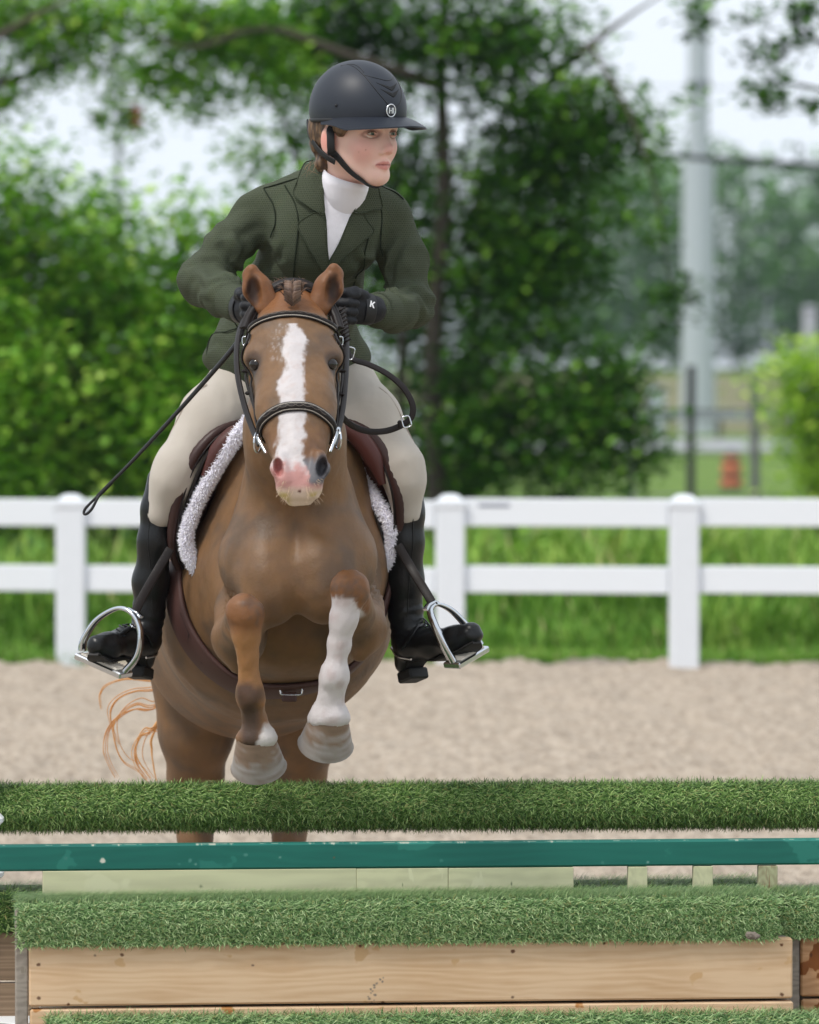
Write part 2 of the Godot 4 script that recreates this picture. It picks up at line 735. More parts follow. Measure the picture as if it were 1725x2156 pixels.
func materials() -> void:
	# leaf: a folded pointed oval
	var g := Geo.new()
	var pts := [[0.0, 0.0], [.22, .28], [.5, .38], [.8, .22], [1.0, 0.0]]
	for sgn in [-1.0, 1.0]:
		for i in 4:
			var a0 := Vector3(0, pts[i][0], -.12 * pts[i][0] * pts[i][0])
			var a1 := Vector3(0, pts[i + 1][0], -.12 * pts[i + 1][0] * pts[i + 1][0])
			var b0 := a0 + Vector3(sgn * pts[i][1], 0, .1 * pts[i][1])
			var b1 := a1 + Vector3(sgn * pts[i + 1][1], 0, .1 * pts[i + 1][1])
			if i == 0:
				g.flat_tri(a0, b1, a1, Vector3.BACK)
			elif i == 3:
				g.flat_tri(a0, b0, a1, Vector3.BACK)
			else:
				g.flat_quad(a0, b0, b1, a1, Vector3.BACK)
	leaf_mesh = g.mesh()
	# blade of grass: bent and pointed, one unit long
	g = Geo.new()
	var bl := [[0.0, .045, 0.0], [.4, .045, .05], [.75, .03, .17], [1.0, .0, .36]]
	for i in 3:
		var a: Array = bl[i]
		var b: Array = bl[i + 1]
		if i < 2:
			g.flat_quad(Vector3(-a[1], a[0], a[2]), Vector3(a[1], a[0], a[2]), Vector3(b[1], b[0], b[2]), Vector3(-b[1], b[0], b[2]), Vector3.FORWARD)
		else:
			g.flat_tri(Vector3(-a[1], a[0], a[2]), Vector3(a[1], a[0], a[2]), Vector3(0, b[0], b[2]), Vector3.FORWARD)
	blade_mesh = g.mesh()

func scatter(parent: Node, called: String, m: Mesh, xf: Array, cols: Array, material: Material, stuff := false) -> MultiMeshInstance3D:
	var mm := MultiMesh.new()
	mm.transform_format = MultiMesh.TRANSFORM_3D
	mm.use_colors = true
	mm.mesh = m
	mm.instance_count = xf.size()
	for i in xf.size():
		mm.set_instance_transform(i, xf[i])
		mm.set_instance_color(i, cols[i])
	var o := MultiMeshInstance3D.new()
	o.multimesh = mm
	o.name = called
	o.material_override = material
	parent.add_child(o, true)
	if parent != self:
		o.position = -world_at(parent)
	if stuff:
		o.set_meta("kind", "stuff")
	return o

func sheet(x0: float, x1: float, z0: float, z1: float, nx: int, nz: int, height: Callable) -> ArrayMesh:
	var g := Geo.new()
	for j in nz + 1:
		for i in nx + 1:
			var x := lerpf(x0, x1, float(i) / nx)
			var z := lerpf(z0, z1, float(j) / nz)
			g.v(Vector3(x, height.call(x, z), z), Vector3.UP)
	for j in nz:
		for i in nx:
			var a := j * (nx + 1) + i
			g.quad(a, a + 1, a + nx + 2, a + nx + 1)
	for i in g.ns.size():
		g.ns[i] = Vector3.ZERO
	for i in range(0, g.ix.size(), 3):
		var nn := (g.vs[g.ix[i + 2]] - g.vs[g.ix[i]]).cross(g.vs[g.ix[i + 1]] - g.vs[g.ix[i]])
		for k in 3:
			g.ns[g.ix[i + k]] += nn
	for i in g.ns.size():
		g.ns[i] = g.ns[i].normalized()
	return g.mesh()

func setting() -> void:
	# meadow: the one ground sheet, rising to a bank beyond the road
	var meadow := mat(Color.WHITE, .95, 0, .2)
	meadow.albedo_texture = noise_tex(.02, 512, 0, ramp([[0.0, srgb(74, 100, 44)], [.5, srgb(96, 124, 56)], [1.0, srgb(134, 146, 84)]]), 5, 4)
	meadow.uv1_triplanar = true
	meadow.uv1_world_triplanar = true
	meadow.uv1_scale = Vector3(.25, .25, .25)
	var rise := func(x: float, z: float) -> float:
		return 2.6 * smooth(-165.0, -300.0, z) - .02
	structure("ground", sheet(-500, 500, 40, -1600, 20, 200, rise), meadow)
	# dry grass on the bank
	var dry := mat(Color.WHITE, .95, 0, .2)
	dry.albedo_texture = noise_tex(.03, 256, 0, ramp([[0.0, srgb(106, 104, 78)], [.5, srgb(124, 120, 94)], [1.0, srgb(112, 128, 78)]]), 5, 8)
	dry.uv1_triplanar = true
	dry.uv1_world_triplanar = true
	dry.uv1_scale = Vector3(.05, .05, .05)
	structure("bank", sheet(-60, 60, -172, -262, 8, 30, func(x: float, z: float) -> float: return rise.call(x, z) + .03), dry)
	# road with a pale shoulder
	var asphalt := mat(srgb(150, 150, 158), .9)
	structure("road", sheet(-80, 80, -121, -148, 4, 4, func(_x: float, _z: float) -> float: return -.012), asphalt)
	# sand of the riding arena, raked and trodden
	var sand := mat(Color.WHITE, .95, 0, .15)
	sand.albedo_texture = noise_tex(.035, 1024, 0, ramp([[0.0, srgb(126, 114, 102)], [.45, srgb(166, 153, 138)], [1.0, srgb(192, 180, 166)]]), 6, 2)
	sand.normal_enabled = true
	sand.normal_texture = noise_tex(.05, 1024, 8.0, null, 6, 3)
	sand.normal_scale = 1.0
	sand.uv1_triplanar = true
	sand.uv1_world_triplanar = true
	sand.uv1_scale = Vector3(.45, .45, .45)
	var nz := FastNoiseLite.new()
	nz.seed = 21
	nz.frequency = 2.6
	nz.fractal_octaves = 4
	var edge := FastNoiseLite.new()
	edge.seed = 5
	edge.frequency = .9
	var dunes := func(x: float, z: float) -> float:
		var k := smooth(2.5, 1.0, z)
		return .004 + .012 * k + nz.get_noise_2d(x, z * 1.0) * .06 * k + nz.get_noise_2d(x * 4.0 + 30.0, z * 3.2) * .028 * k - .1 * smooth(-15.75, -16.2, z + edge.get_noise_1d(x) * .15)
	structure("sand", sheet(-3.6, 3.6, 2.6, -16.4, 170, 430, dunes), sand)
	structure("sand_apron", sheet(-12, 12, 22, 2.55, 2, 2, func(_x: float, _z: float) -> float: return .0), sand)
	for e in [[-14.0, -3.58], [3.58, 14.0]]:
		structure("sand_flank", sheet(e[0], e[1], 2.6, -15.9, 2, 2, func(_x: float, _z: float) -> float: return .002), sand)
	# mown strip and tall meadow grass behind the fence
	grass_mat = vmat(.7, .3)
	grass_mat.backlight_enabled = true
	grass_mat.backlight = Color(.4, .48, .16)
	var xf := []
	var cs := []
	for i in 84000:
		var z := -16.05 - pow(rng.randf(), 1.5) * 12.0
		var half := (DIST - z) * .078 + .9
		var x := rng.randf_range(-half, half)
		var clump := nz.get_noise_2d(x * .35, z * .35 + 40.0)
		var h := rng.randf_range(.05, .10)
		if z < -16.9:
			h = rng.randf_range(.18, .42) * (1.0 + clump * 1.1) * smooth(-16.6, -17.6, z)
		h = maxf(h, .05)
		var b := Basis(Vector3.UP, rng.randf() * TAU) * Basis(Vector3.RIGHT, rng.randf_range(-.2, .5))
		xf.append(Transform3D(b.scaled(Vector3(1, 1, 1)) * Basis.from_scale(Vector3(h * .55 + .05, h, h)), Vector3(x, -.02, z)))
		var c := lin(126, 166, 66).lerp(lin(92, 136, 52), rng.randf()).lerp(lin(170, 186, 92), smooth(.1, .5, clump) * .6 * rng.randf())
		if rng.randf() < .05:
			c = lin(178, 172, 120)
		cs.append(c)
	var o := scatter(self, "meadow_grass", blade_mesh, xf, cs, grass_mat, true)
	tag(o, "tall green meadow grass growing behind the white fence", "grass")

# ---------------------------------------------------------------- trees, fence, far things
var bark: StandardMaterial3D
var leaf_mat: StandardMaterial3D

# place on the sheet at distance d from the camera
func far(u: float, v: float, d: float) -> Vector3:
	return Q(u, v, DIST - d)

# leaves gathered in clumps inside ellipsoids: [u, v, ru, rv, distance, clumps]; every leaf is a folded blade in the crown's mesh
func crown(parent: Node, called: String, blobs: Array, leaf: float, per: int, clump_r: float, tones: Array, droop := .0) -> void:
	var vs := PackedVector3Array()
	var ns := PackedVector3Array()
	var cs := PackedColorArray()
	var ix := PackedInt32Array()
	for b in blobs:
		var k: float = b[4] / F
		for i in int(b[5]):
			var d := Vector3(rng.randfn(), rng.randfn(), rng.randfn()).normalized() * pow(rng.randf(), .45)
			var c := far(b[0] + d.x * b[2], b[1] + d.y * b[3], b[4]) + Vector3(0, 0, d.z * minf(b[2], b[3]) * k * 1.1)
			var tone := rng.randf()
			for j in per:
				var o := Vector3(rng.randfn(), rng.randfn() * .8, rng.randfn()) * clump_r * .55
				o.y -= droop * rng.randf()
				var s := leaf * rng.randf_range(.6, 1.25)
				var bs := Basis.from_euler(Vector3(rng.randf_range(-1.9, -.5), rng.randf() * TAU, rng.randf_range(-.6, .6)))
				var t := clampf(tone * .6 + rng.randf() * .5, 0, .999) * (tones.size() - 1)
				add_leaf(vs, ns, cs, ix, c + o, bs, s, tones[int(t)].lerp(tones[int(t) + 1], t - int(t)))
	var arr := []
	arr.resize(Mesh.ARRAY_MAX)
	arr[Mesh.ARRAY_VERTEX] = vs
	arr[Mesh.ARRAY_NORMAL] = ns
	arr[Mesh.ARRAY_COLOR] = cs
	arr[Mesh.ARRAY_INDEX] = ix
	var m := ArrayMesh.new()
	m.add_surface_from_arrays(Mesh.PRIMITIVE_TRIANGLES, arr)
	part(parent, called, m, leaf_mat)

func add_leaf(vs: PackedVector3Array, ns: PackedVector3Array, cs: PackedColorArray, ix: PackedInt32Array, at: Vector3, bs: Basis, s: float, c: Color) -> void:
	var n := vs.size()
	var x := bs.x * s
	var y := bs.y * s
	var z := bs.z * s
	var tip := at + y - z * .15
	var mid := at + y * .5
	vs.append(at); vs.append(mid - x * .36 + z * .06); vs.append(mid + x * .36 + z * .06); vs.append(tip)
	for i in 4:
		ns.append(bs.z)
		cs.append(c)
	ix.append(n); ix.append(n + 1); ix.append(n + 3)
	ix.append(n); ix.append(n + 3); ix.append(n + 2)

func limb(g: Geo, pts: Array, radii: Array) -> void:
	var p := []
	for q in pts:
		p.append(far(q[0], q[1], q[2]))
	tube(g, p, radii, 6, 10)

func background() -> void:
	bark = mat(srgb(78, 68, 60), .9)
	tri_bump(bark, noise_tex(.04, 256, 8.0, null, 5, 31), 2.0, 1.0)
	leaf_mat = vmat(.55, .4)
	leaf_mat.backlight_enabled = true
	leaf_mat.backlight = Color(.46, .6, .15)
	var deep := [lin(32, 56, 20), lin(54, 94, 28), lin(90, 138, 42), lin(138, 180, 62)]
	var fresh := [lin(64, 104, 34), lin(106, 156, 50), lin(142, 186, 64), lin(180, 206, 88)]
	var lime := [lin(138, 174, 58), lin(176, 206, 76), lin(208, 226, 104)]
	# -- the large tree behind the rider
	var t := thing("tree", "large dark leafy tree with several trunks behind the rider", "tree", far(930, 1200, 42) * Vector3(1, 0, 1))
	var g := Geo.new()
	limb(g, [[915, 1225, 42], [918, 1000, 42], [912, 700, 42], [935, 420, 42], [930, 100, 42], [960, -150, 42]], [.075, .07, .062, .055, .04, .03])
	part(t, "trunk", g.mesh(), bark)
	for l in [[[975, 1225, 42.6], [990, 900, 42.6], [1010, 560, 42.6], [1060, 300, 42.6], [1100, -60, 42.6]],
		[[860, 1225, 42.4], [845, 900, 42.5], [850, 520, 42.6], [830, 250, 42.6], [800, -100, 42.6]],
		[[840, 1225, 43], [760, 760, 43], [640, 380, 43], [590, 240, 43], [470, 100, 43], [360, 30, 43]],
		[[1100, 240, 42.4], [1180, 150, 41.8], [1250, 90, 41.2], [1330, 30, 41], [1410, -20, 41]],
		[[930, 180, 42], [740, 120, 41], [560, 60, 40.5], [390, 100, 40], [250, 20, 40]]]:
		g = Geo.new()
		limb(g, l, [.05, .038, .026, .014, .006])
		part(t, "limb", g.mesh(), bark)
	crown(t, "crown", [
		[1010, 100, 240, 190, 42, 96], [740, 50, 230, 130, 42, 84], [1130, 320, 190, 120, 42, 64], [1220, 210, 130, 100, 41.6, 30],
		[980, 500, 170, 200, 42.4, 76], [1130, 610, 120, 170, 42, 58], [1070, 850, 190, 170, 42, 96], [1240, 880, 120, 140, 41.6, 54],
		[900, 760, 130, 260, 43, 60], [1190, 490, 100, 110, 42, 28], [1310, 270, 80, 60, 41.6, 12], [600, 130, 110, 120, 42, 34], [680, 290, 100, 110, 43, 22],
		[1000, 1010, 240, 90, 42.6, 44], [1335, 400, 50, 50, 41.4, 6], [850, 380, 90, 190, 43, 34], [720, 430, 60, 110, 43.4, 14], [800, 590, 80, 150, 43.2, 34], [1300, 760, 50, 90, 41.6, 9], [1330, 930, 50, 80, 41.6, 12]], .095, 36, .25, deep, .06)
	crown(t, "crown", [[520, 100, 150, 100, 41, 44], [430, 40, 130, 80, 40.5, 36], [520, 330, 60, 80, 42, 8], [350, 150, 90, 70, 40.5, 16], [430, 220, 60, 50, 41, 7]], .09, 30, .2, fresh, .05)
	# drooping sprays beside the utility pole
	g = Geo.new()
	limb(g, [[1240, 90, 41.2], [1330, 250, 41], [1385, 420, 41], [1405, 560, 41], [1430, 700, 41]], [.016, .014, .010, .006, .004])
	part(t, "limb", g.mesh(), bark)
	crown(t, "crown", [[1390, 470, 22, 60, 41, 5], [1400, 620, 30, 50, 41, 6], [1450, 610, 30, 18, 41, 3], [1375, 710, 40, 22, 41, 3], [1390, 290, 40, 16, 41, 3], [1385, 345, 20, 20, 41, 2], [1480, 672, 12, 10, 41, 1]], .085, 20, .12, deep, .04)
	# -- tree whose branches reach in from the side of the shrubs
	t = thing("tree", "tall tree reaching pale green sprays over the traffic signal", "tree", far(-260, 1240, 40) * Vector3(1, 0, 1))
	g = Geo.new()
	limb(g, [[-260, 1262, 40], [-250, 800, 40], [-240, 300, 40], [-200, -200, 40]], [.12, .11, .09, .06])
	part(t, "trunk", g.mesh(), bark)
	for l in [[[-245, 500, 40], [-80, 220, 40], [60, 160, 40], [200, 110, 40.4], [330, 60, 40.6]], [[-240, 300, 40], [-60, 120, 39.6], [80, 30, 39.4], [220, -30, 39.2]], [[-248, 620, 40], [-120, 330, 40], [-10, 235, 40], [80, 175, 40]]]:
		g = Geo.new()
		limb(g, l, [.05, .04, .028, .016, .008])
		part(t, "limb", g.mesh(), bark)
	crown(t, "crown", [[60, 40, 150, 80, 40, 46], [180, 20, 200, 60, 40.4, 18], [-60, 160, 110, 110, 40, 20], [230, 60, 120, 60, 40, 30], [120, 130, 130, 60, 40, 18], [250, 180, 60, 80, 40, 8], [30, 205, 60, 40, 40, 6], [262, 265, 26, 70, 40.4, 5], [-200, 100, 160, 200, 40, 24]], .08, 28, .19, fresh, .04)
	# -- tree reaching in from the other side, above the pole
	t = thing("tree", "tree hanging loose leaf sprays over the pale utility pole", "tree", far(1980, 1240, 36) * Vector3(1, 0, 1))
	g = Geo.new()
	limb(g, [[1980, 1290, 36], [1970, 700, 36], [1960, 200, 36], [1940, -200, 36]], [.11, .10, .08, .05])
	part(t, "trunk", g.mesh(), bark)
	for l in [[[1960, 200, 36], [1800, -20, 36], [1640, -60, 36], [1480, -20, 36]], [[1965, 420, 36], [1800, 150, 36], [1680, 60, 36], [1650, 20, 36]], [[1968, 520, 36], [1850, 260, 36], [1730, 190, 36], [1620, 170, 36]]]:
		g = Geo.new()
		limb(g, l, [.035, .025, .012, .006])
		part(t, "limb", g.mesh(), bark)
	crown(t, "crown", [[1475, 40, 26, 50, 36, 5], [1640, 120, 20, 40, 36, 4], [1565, 35, 24, 12, 36, 2], [1570, 110, 12, 16, 36, 1], [1625, 205, 26, 24, 36, 5], [1578, 203, 14, 6, 36, 1], [1690, 20, 50, 30, 36, 6], [1715, 215, 14, 12, 36, 2], [1690, 80, 14, 30, 36, 2], [1860, 120, 120, 200, 36, 24], [1460, 210, 14, 12, 36, 1]], .085, 22, .11, deep, .03)
	# -- shrubs along the fence
	var shrubs := [
		["tall rounded shrub standing under the overhanging sprays", [[20, 560, 130, 260, 37, 66], [-80, 640, 140, 300, 37, 40], [-250, 700, 150, 330, 37, 44], [40, 900, 150, 230, 36.6, 56]], -10],
		["broad leafy shrub below the traffic signal pole", [[200, 640, 120, 200, 38, 56], [190, 900, 140, 220, 37.6, 64], [240, 460, 50, 90, 38, 8]], 190],
		["sunlit yellowish shrub beside the rider's elbow", [[350, 680, 110, 190, 37, 52], [340, 930, 130, 200, 36.8, 56], [410, 500, 60, 80, 37, 9]], 350],
		["dense dark shrub behind the saddle and crop", [[500, 760, 110, 240, 38, 50], [500, 980, 140, 180, 38, 44], [560, 520, 70, 120, 38.5, 12], [650, 600, 90, 240, 39, 26]], 520]]
	for i in shrubs.size():
		var s: Array = shrubs[i]
		t = thing("shrub", s[0], "shrub", far(s[2], 1270, 37) * Vector3(1, 0, 1), "shrubs behind the white fence")
		g = Geo.new()
		for j in 5:
			var u: float = s[2] + rng.randf_range(-40, 40)
			limb(g, [[u, 1285, 37.4], [u + rng.randf_range(-30, 30), 1050, 37.4], [u + rng.randf_range(-70, 70), 750, 37.4]], [.035, .028, .012])
		part(t, "stem", g.mesh(), bark)
		crown(t, "crown", s[1], .088, 64, .30, [fresh, [deep[1], fresh[1], fresh[2], fresh[3]], fresh, [deep[0], deep[2], fresh[1], fresh[2]]][i], .05)
	t = thing("shrub", "lime green young shrub in front of the guard rail", "shrub", far(1700, 1150, 50) * Vector3(1, 0, 1), "shrubs behind the white fence")
	g = Geo.new()
	for j in 4:
		var u := 1700.0 + j * 12
		limb(g, [[u, 1156, 50], [u + 5, 980, 50], [u - 30 + j * 20, 800, 50]], [.03, .02, .01])
	part(t, "stem", g.mesh(), bark)
	crown(t, "crown", [[1700, 830, 60, 110, 50, 22], [1720, 960, 70, 90, 50, 20], [1660, 850, 40, 40, 50, 4], [1650, 770, 30, 30, 50, 2], [1790, 900, 80, 150, 50, 20]], .10, 44, .26, lime, .05)
	# undergrowth at the foot of the shrubs
	g = Geo.new()
	var xf := []
	var cs := []
	for i in 5200:
		var d := rng.randf_range(33.5, 40.0)
		var u := rng.randf_range(-80, 1340)
		var hgt := .25 + .55 * absf(noise.get_noise_2d(u * .0006, d * .02))
		var c := far(u, 0, d)
		xf.append(Transform3D(Basis.from_euler(Vector3(rng.randf_range(-1.6, -.2), rng.randf() * TAU, 0)) * Basis.from_scale(Vector3.ONE * rng.randf_range(.07, .13)), Vector3(c.x, rng.randf() * hgt, c.z)))
		cs.append(deep[0].lerp(deep[2], rng.randf()) if u < 620 else deep[1].lerp(fresh[2], rng.randf()))
	var ug := scatter(self, "undergrowth", leaf_mesh, xf, cs, leaf_mat, true)
	tag(ug, "low leafy undergrowth at the foot of the shrubs and tree", "undergrowth")
	fence()
	far_things()

func fence() -> void:
	var white := mat(srgb(224, 228, 234), .4, 0, .5)
	tri_bump(white, noise_tex(.02, 128, 2.0, null, 3, 77), 3.0, .15)
	var d0 := 29.0
	var t := thing("fence", "white two rail vinyl paddock fence along the sand", "fence", Vector3(0, 0, DIST - d0))
	var posts := []
	for u in [-650, -250, 150, 550, 948, 1440, 1925, 2420]:
		var d: float = d0 - (u - 150) * .00055
		var c := far(u, 1400, d)
		posts.append(Vector3(c.x, 0, c.z))
	var k := d0 / F
	for i in posts.size():
		var h: float = .858 + i * .004
		var g := Geo.new()
		g.box(Transform3D(Basis(), Vector3(posts[i].x, h * .5 - .03, posts[i].z)), Vector3(.146, h - .03, .146), .008)
		var p := part(t, "post", g.mesh(), white)
		# low pyramid cap with a collar
		g = Geo.new()
		g.box(Transform3D(Basis(), Vector3(posts[i].x, h - .05, posts[i].z)), Vector3(.158, .03, .158), .004)
		for q in 4:
			var a := Vector3(.079, 0, .079).rotated(Vector3.UP, q * PI / 2)
			var b := Vector3(.079, 0, .079).rotated(Vector3.UP, (q + 1) * PI / 2)
			var top := Vector3(posts[i].x, h, posts[i].z)
			g.flat_quad(top + a + Vector3(0, -.034, 0), top + b + Vector3(0, -.034, 0), top + b * .45, top + a * .45, a + b)
			g.flat_tri(top + a * .45, top + b * .45, top + Vector3(0, .004, 0), Vector3.UP)
		part(p, "cap", g.mesh(), white)
	for i in posts.size() - 1:
		for r in [[.775, .138], [.44, .135]]:
			var g := Geo.new()
			var a: Vector3 = posts[i]
			var b: Vector3 = posts[i + 1]
			var mid := (a + b) * .5
			var x := (b - a).normalized()
			var tr := Transform3D(Basis(x, Vector3.UP, x.cross(Vector3.UP)), mid + Vector3(0, r[0] + (.012 if i == 4 else .0) + (.018 if i > 4 else .0), 0))
			g.box(tr, Vector3(a.distance_to(b) - .15, r[1], .04), .005)
			var rail := part(t, "rail", g.mesh(), white)
			if i == 4 and r[0] > .6:
				# small grey maker's strip on the rail
				var s := Geo.new()
				var c := far(1043, 1072, 28.4)
				var n := tr.basis.z if tr.basis.z.z > 0 else -tr.basis.z
				s.box(Transform3D(tr.basis, Vector3(c.x, tr.origin.y + .036, tr.origin.z + (c.x - mid.x) * x.z / x.x) + n * .022), Vector3(.16, .016, .003), .001)
				part(rail, "maker_strip", s.mesh(), mat(srgb(120, 124, 140), .5))

func far_things() -> void:
	# wood on the rise
	var xf := []
	var cs := []
	var woods := [lin(62, 100, 58), lin(86, 128, 66), lin(112, 152, 78), lin(70, 92, 76)]
	for i in 1300:
		var u := rng.randf_range(1000, 2350)
		var d := rng.randf_range(285, 330)
		var top := 345.0 + 40.0 * noise.get_noise_1d(u * .0017) + 30.0 * noise.get_noise_1d(u * .006) - (30.0 if u < 1350 else 0.0)
		var v := lerpf(top, 745, pow(rng.randf(), .8))
		var c := far(u, v, d)
		var tone: Color = woods[rng.randi() % 4]
		for j in 26:
			var o := Vector3(rng.randfn(), rng.randfn(), rng.randfn()) * .62
			var bs := Basis.from_euler(Vector3(rng.randf_range(-1.9, -.4), rng.randf() * TAU, 0))
			xf.append(Transform3D(bs * Basis.from_scale(Vector3.ONE * rng.randf_range(.35, .7)), c + o))
			cs.append(tone.lerp(woods[rng.randi() % 3], .35))
	var w := scatter(self, "far_wood", leaf_mesh, xf, cs, leaf_mat, true)
	tag(w, "hazy blue green wood rising beyond the road", "wood")
	# utility pole
	var steel := mat(srgb(176, 182, 190), .5, .0, .5)
	var p := far(1470, 900, 180)
	var t := thing("utility_pole", "pale grey steel utility pole beyond the guard rail", "pole", Vector3(p.x, 0, p.z))
	var y1 := far(1470, 340, 180).y
	var y2 := far(1470, -60, 180).y
	var g := Geo.new()
	g.sweep(PackedVector3Array([Vector3(p.x, -.1, p.z), Vector3(p.x, y1, p.z)]), ups_of(2, Vector3(0, 0, 1)), circle(1.0, 20), [.56, .50])
	part(t, "shaft", g.mesh(), steel)
	g = Geo.new()
	g.sweep(PackedVector3Array([Vector3(p.x, y1, p.z), Vector3(p.x, y2, p.z)]), ups_of(2, Vector3(0, 0, 1)), circle(1.0, 20), [.35, .31])
	part(t, "upper_shaft", g.mesh(), steel)
	g = Geo.new()
	var yb := far(1470, 180, 180).y
	g.sweep(PackedVector3Array([Vector3(p.x, yb - .12, p.z), Vector3(p.x, yb + .12, p.z)]), ups_of(2, Vector3(0, 0, 1)), circle(.40, 20))
	part(t, "band", g.mesh(), mat(srgb(120, 126, 134), .5))
	# cable
	g = Geo.new()
	tube(g, [far(1080, 306, 62), far(1290, 318, 62), far(1520, 336, 62), far(1780, 352, 62), far(2100, 362, 62)], .034, 6, 8)
	var o := part(self, "overhead_cable", g.mesh(), mat(srgb(60, 62, 68), .6))
	tag(o, "thick dark cable strung in front of the utility pole", "cable")
	g = Geo.new()
	tube(g, [far(1080, 170, 120), far(1400, 182, 120), far(1800, 190, 120)], .012, 6, 6)
	o = part(self, "overhead_wire", g.mesh(), mat(srgb(120, 124, 130), .6))
	tag(o, "thin pale wire crossing high on the utility pole", "wire")
	# guard rail
	var zinc := mat(srgb(150, 154, 162), .45, .3)
	t = thing("guard_rail", "galvanised roadside guard rail on posts", "guard rail", Vector3(10, 0, DIST - 165))
	g = Geo.new()
	var w_prof := PackedVector2Array([Vector2(-.02, -.16), Vector2(.03, -.15), Vector2(.07, -.09), Vector2(.02, -.03), Vector2(.02, .03), Vector2(.07, .09), Vector2(.03, .15), Vector2(-.02, .16)])
	g.sweep(PackedVector3Array([Vector3(-6, .68, DIST - 165), Vector3(28, .68, DIST - 165)]), ups_of(2, Vector3.UP), w_prof)
	part(t, "beam", g.mesh(), zinc)
	for i in 17:
		g = Geo.new()
		g.box(Transform3D(Basis(), Vector3(-5 + i * 2.0, .37, DIST - 165.2)), Vector3(.15, .8, .18), .01)
		part(t, "post", g.mesh(), mat(srgb(92, 88, 84), .8))
	# chain link fence posts
	t = thing("wire_fence", "dark posts of a wire fence before the road", "fence", far(1500, 1100, 62) * Vector3(1, 0, 1))
	for q in [[1455, 770, .048, 40], [1590, 800, .052, 96], [1330, 800, .04, 96], [1790, 800, .05, 96]]:
		var c := far(q[0], 1000, 62)
		g = Geo.new()
		var top := far(q[0], q[1], 62).y
		g.sweep(PackedVector3Array([Vector3(c.x, -.05, c.z), Vector3(c.x, top, c.z)]), ups_of(2, Vector3(0, 0, 1)), circle(q[2], 12))
		part(t, "post", g.mesh(), mat(srgb(q[3], q[3], q[3] + 4), .6))
	for y in [1.18, .7, .25]:
		g = Geo.new()
		tube(g, [far(1250, 1000, 62) * Vector3(1, 0, 1) + Vector3(0, y, 0), far(1900, 1000, 62) * Vector3(1, 0, 1) + Vector3(0, y, 0)], .012, 2, 6)
		part(t, "wire", g.mesh(), mat(srgb(96, 98, 104), .5))
	# road works drum
	var c := far(1540, 1030, 80)
	t = thing("traffic_drum", "orange and black road works drum on the verge", "drum", Vector3(c.x, 0, c.z))
	var bands := [[.0, .06, .165, 30], [.06, .16, .15, 220], [.16, .24, .145, 40], [.24, .36, .14, 220], [.36, .42, .13, 40], [.42, .47, .12, 220]]
	for b in bands:
		g = Geo.new()
		g.sweep(PackedVector3Array([Vector3(c.x, b[0], c.z), Vector3(c.x, b[1], c.z)]), ups_of(2, Vector3(0, 0, 1)), circle(b[2], 18))
		part(t, "band", g.mesh(), mat(srgb(206, 118, 84) if b[3] > 100 else srgb(40, 38, 40), .5))
	g = Geo.new()
	tube(g, [Vector3(c.x - .05, .47, c.z), Vector3(c.x - .04, .53, c.z), Vector3(c.x + .04, .53, c.z), Vector3(c.x + .05, .47, c.z)], .014, 4, 8)
	part(t, "handle", g.mesh(), mat(srgb(40, 38, 40), .5))
	# traffic signal on a mast arm
	c = far(250, 900, 100)
	t = thing("traffic_signal", "traffic signal heads hung from a thin mast arm", "traffic signal", Vector3(c.x, 0, c.z))
	g = Geo.new()
	var ya := far(250, 212, 100).y
	tube(g, [Vector3(c.x, -.05, c.z), Vector3(c.x, ya + .4, c.z)], [.07, .05], 3, 10)
	part(t, "pole", g.mesh(), mat(srgb(126, 130, 132), .5))
	g = Geo.new()
	tube(g, [Vector3(c.x - .5, ya + .05, c.z + .1), Vector3(c.x + .9, ya + .12, c.z + .1)], .025, 3, 8)
	part(t, "arm", g.mesh(), mat(srgb(126, 130, 132), .5))
	for h in [[212, 252, .3, .26, 26], [290, 248, .16, .44, 150], [270, 245, .18, .34, 40]]:
		var q := far(h[0], h[1], 100) + Vector3(0, 0, .14)
		g = Geo.new()
		g.box(Transform3D(Basis(), q), Vector3(h[2], h[3], .2), .02)
		var hd := part(t, "signal_head", g.mesh(), mat(srgb(150, 30, 40) if h[4] > 100 else srgb(34, 34, 38), .5))
		for i in 3:
			var s := Geo.new()
			s.sweep(PackedVector3Array([q + Vector3(0, (i - 1) * h[3] * .3, .09), q + Vector3(0, (i - 1) * h[3] * .3, .13)]), ups_of(2, Vector3.UP), circle(minf(h[2], h[3]) * .22, 12))
			part(hd, "lens", s.mesh(), mat(srgb(40, 20, 22), .3))
	# pale cabinet by the road and a far light pole
	c = far(1382, 850, 168)
	t = thing("roadside_cabinet", "pale grey metal cabinet behind the guard rail", "cabinet", Vector3(c.x, 0, c.z))
	g = Geo.new()
	g.box(Transform3D(Basis(), Vector3(c.x, .72, c.z)), Vector3(.5, 1.5, .4), .03)
	part(t, "case", g.mesh(), mat(srgb(186, 194, 206), .5))
	g = Geo.new()
	g.box(Transform3D(Basis(), Vector3(c.x, 1.5, c.z)), Vector3(.58, .06, .48), .01)
	part(t, "lid", g.mesh(), mat(srgb(150, 156, 168), .5))
	c = far(1706, 800, 220)
	t = thing("street_post", "short pale post in front of the far wood", "post", Vector3(c.x, 0, c.z))
	g = Geo.new()
	g.sweep(PackedVector3Array([Vector3(c.x, 0, c.z), Vector3(c.x, far(1706, 655, 220).y, c.z)]), ups_of(2, Vector3(0, 0, 1)), circle(.28, 14))
	part(t, "shaft", g.mesh(), mat(srgb(176, 176, 186), .5))
	g = Geo.new()
	g.sphere(Vector3(c.x, far(1706, 652, 220).y, c.z), Vector3(.34, .16, .34))
	part(t, "cap", g.mesh(), mat(srgb(150, 150, 160), .5))

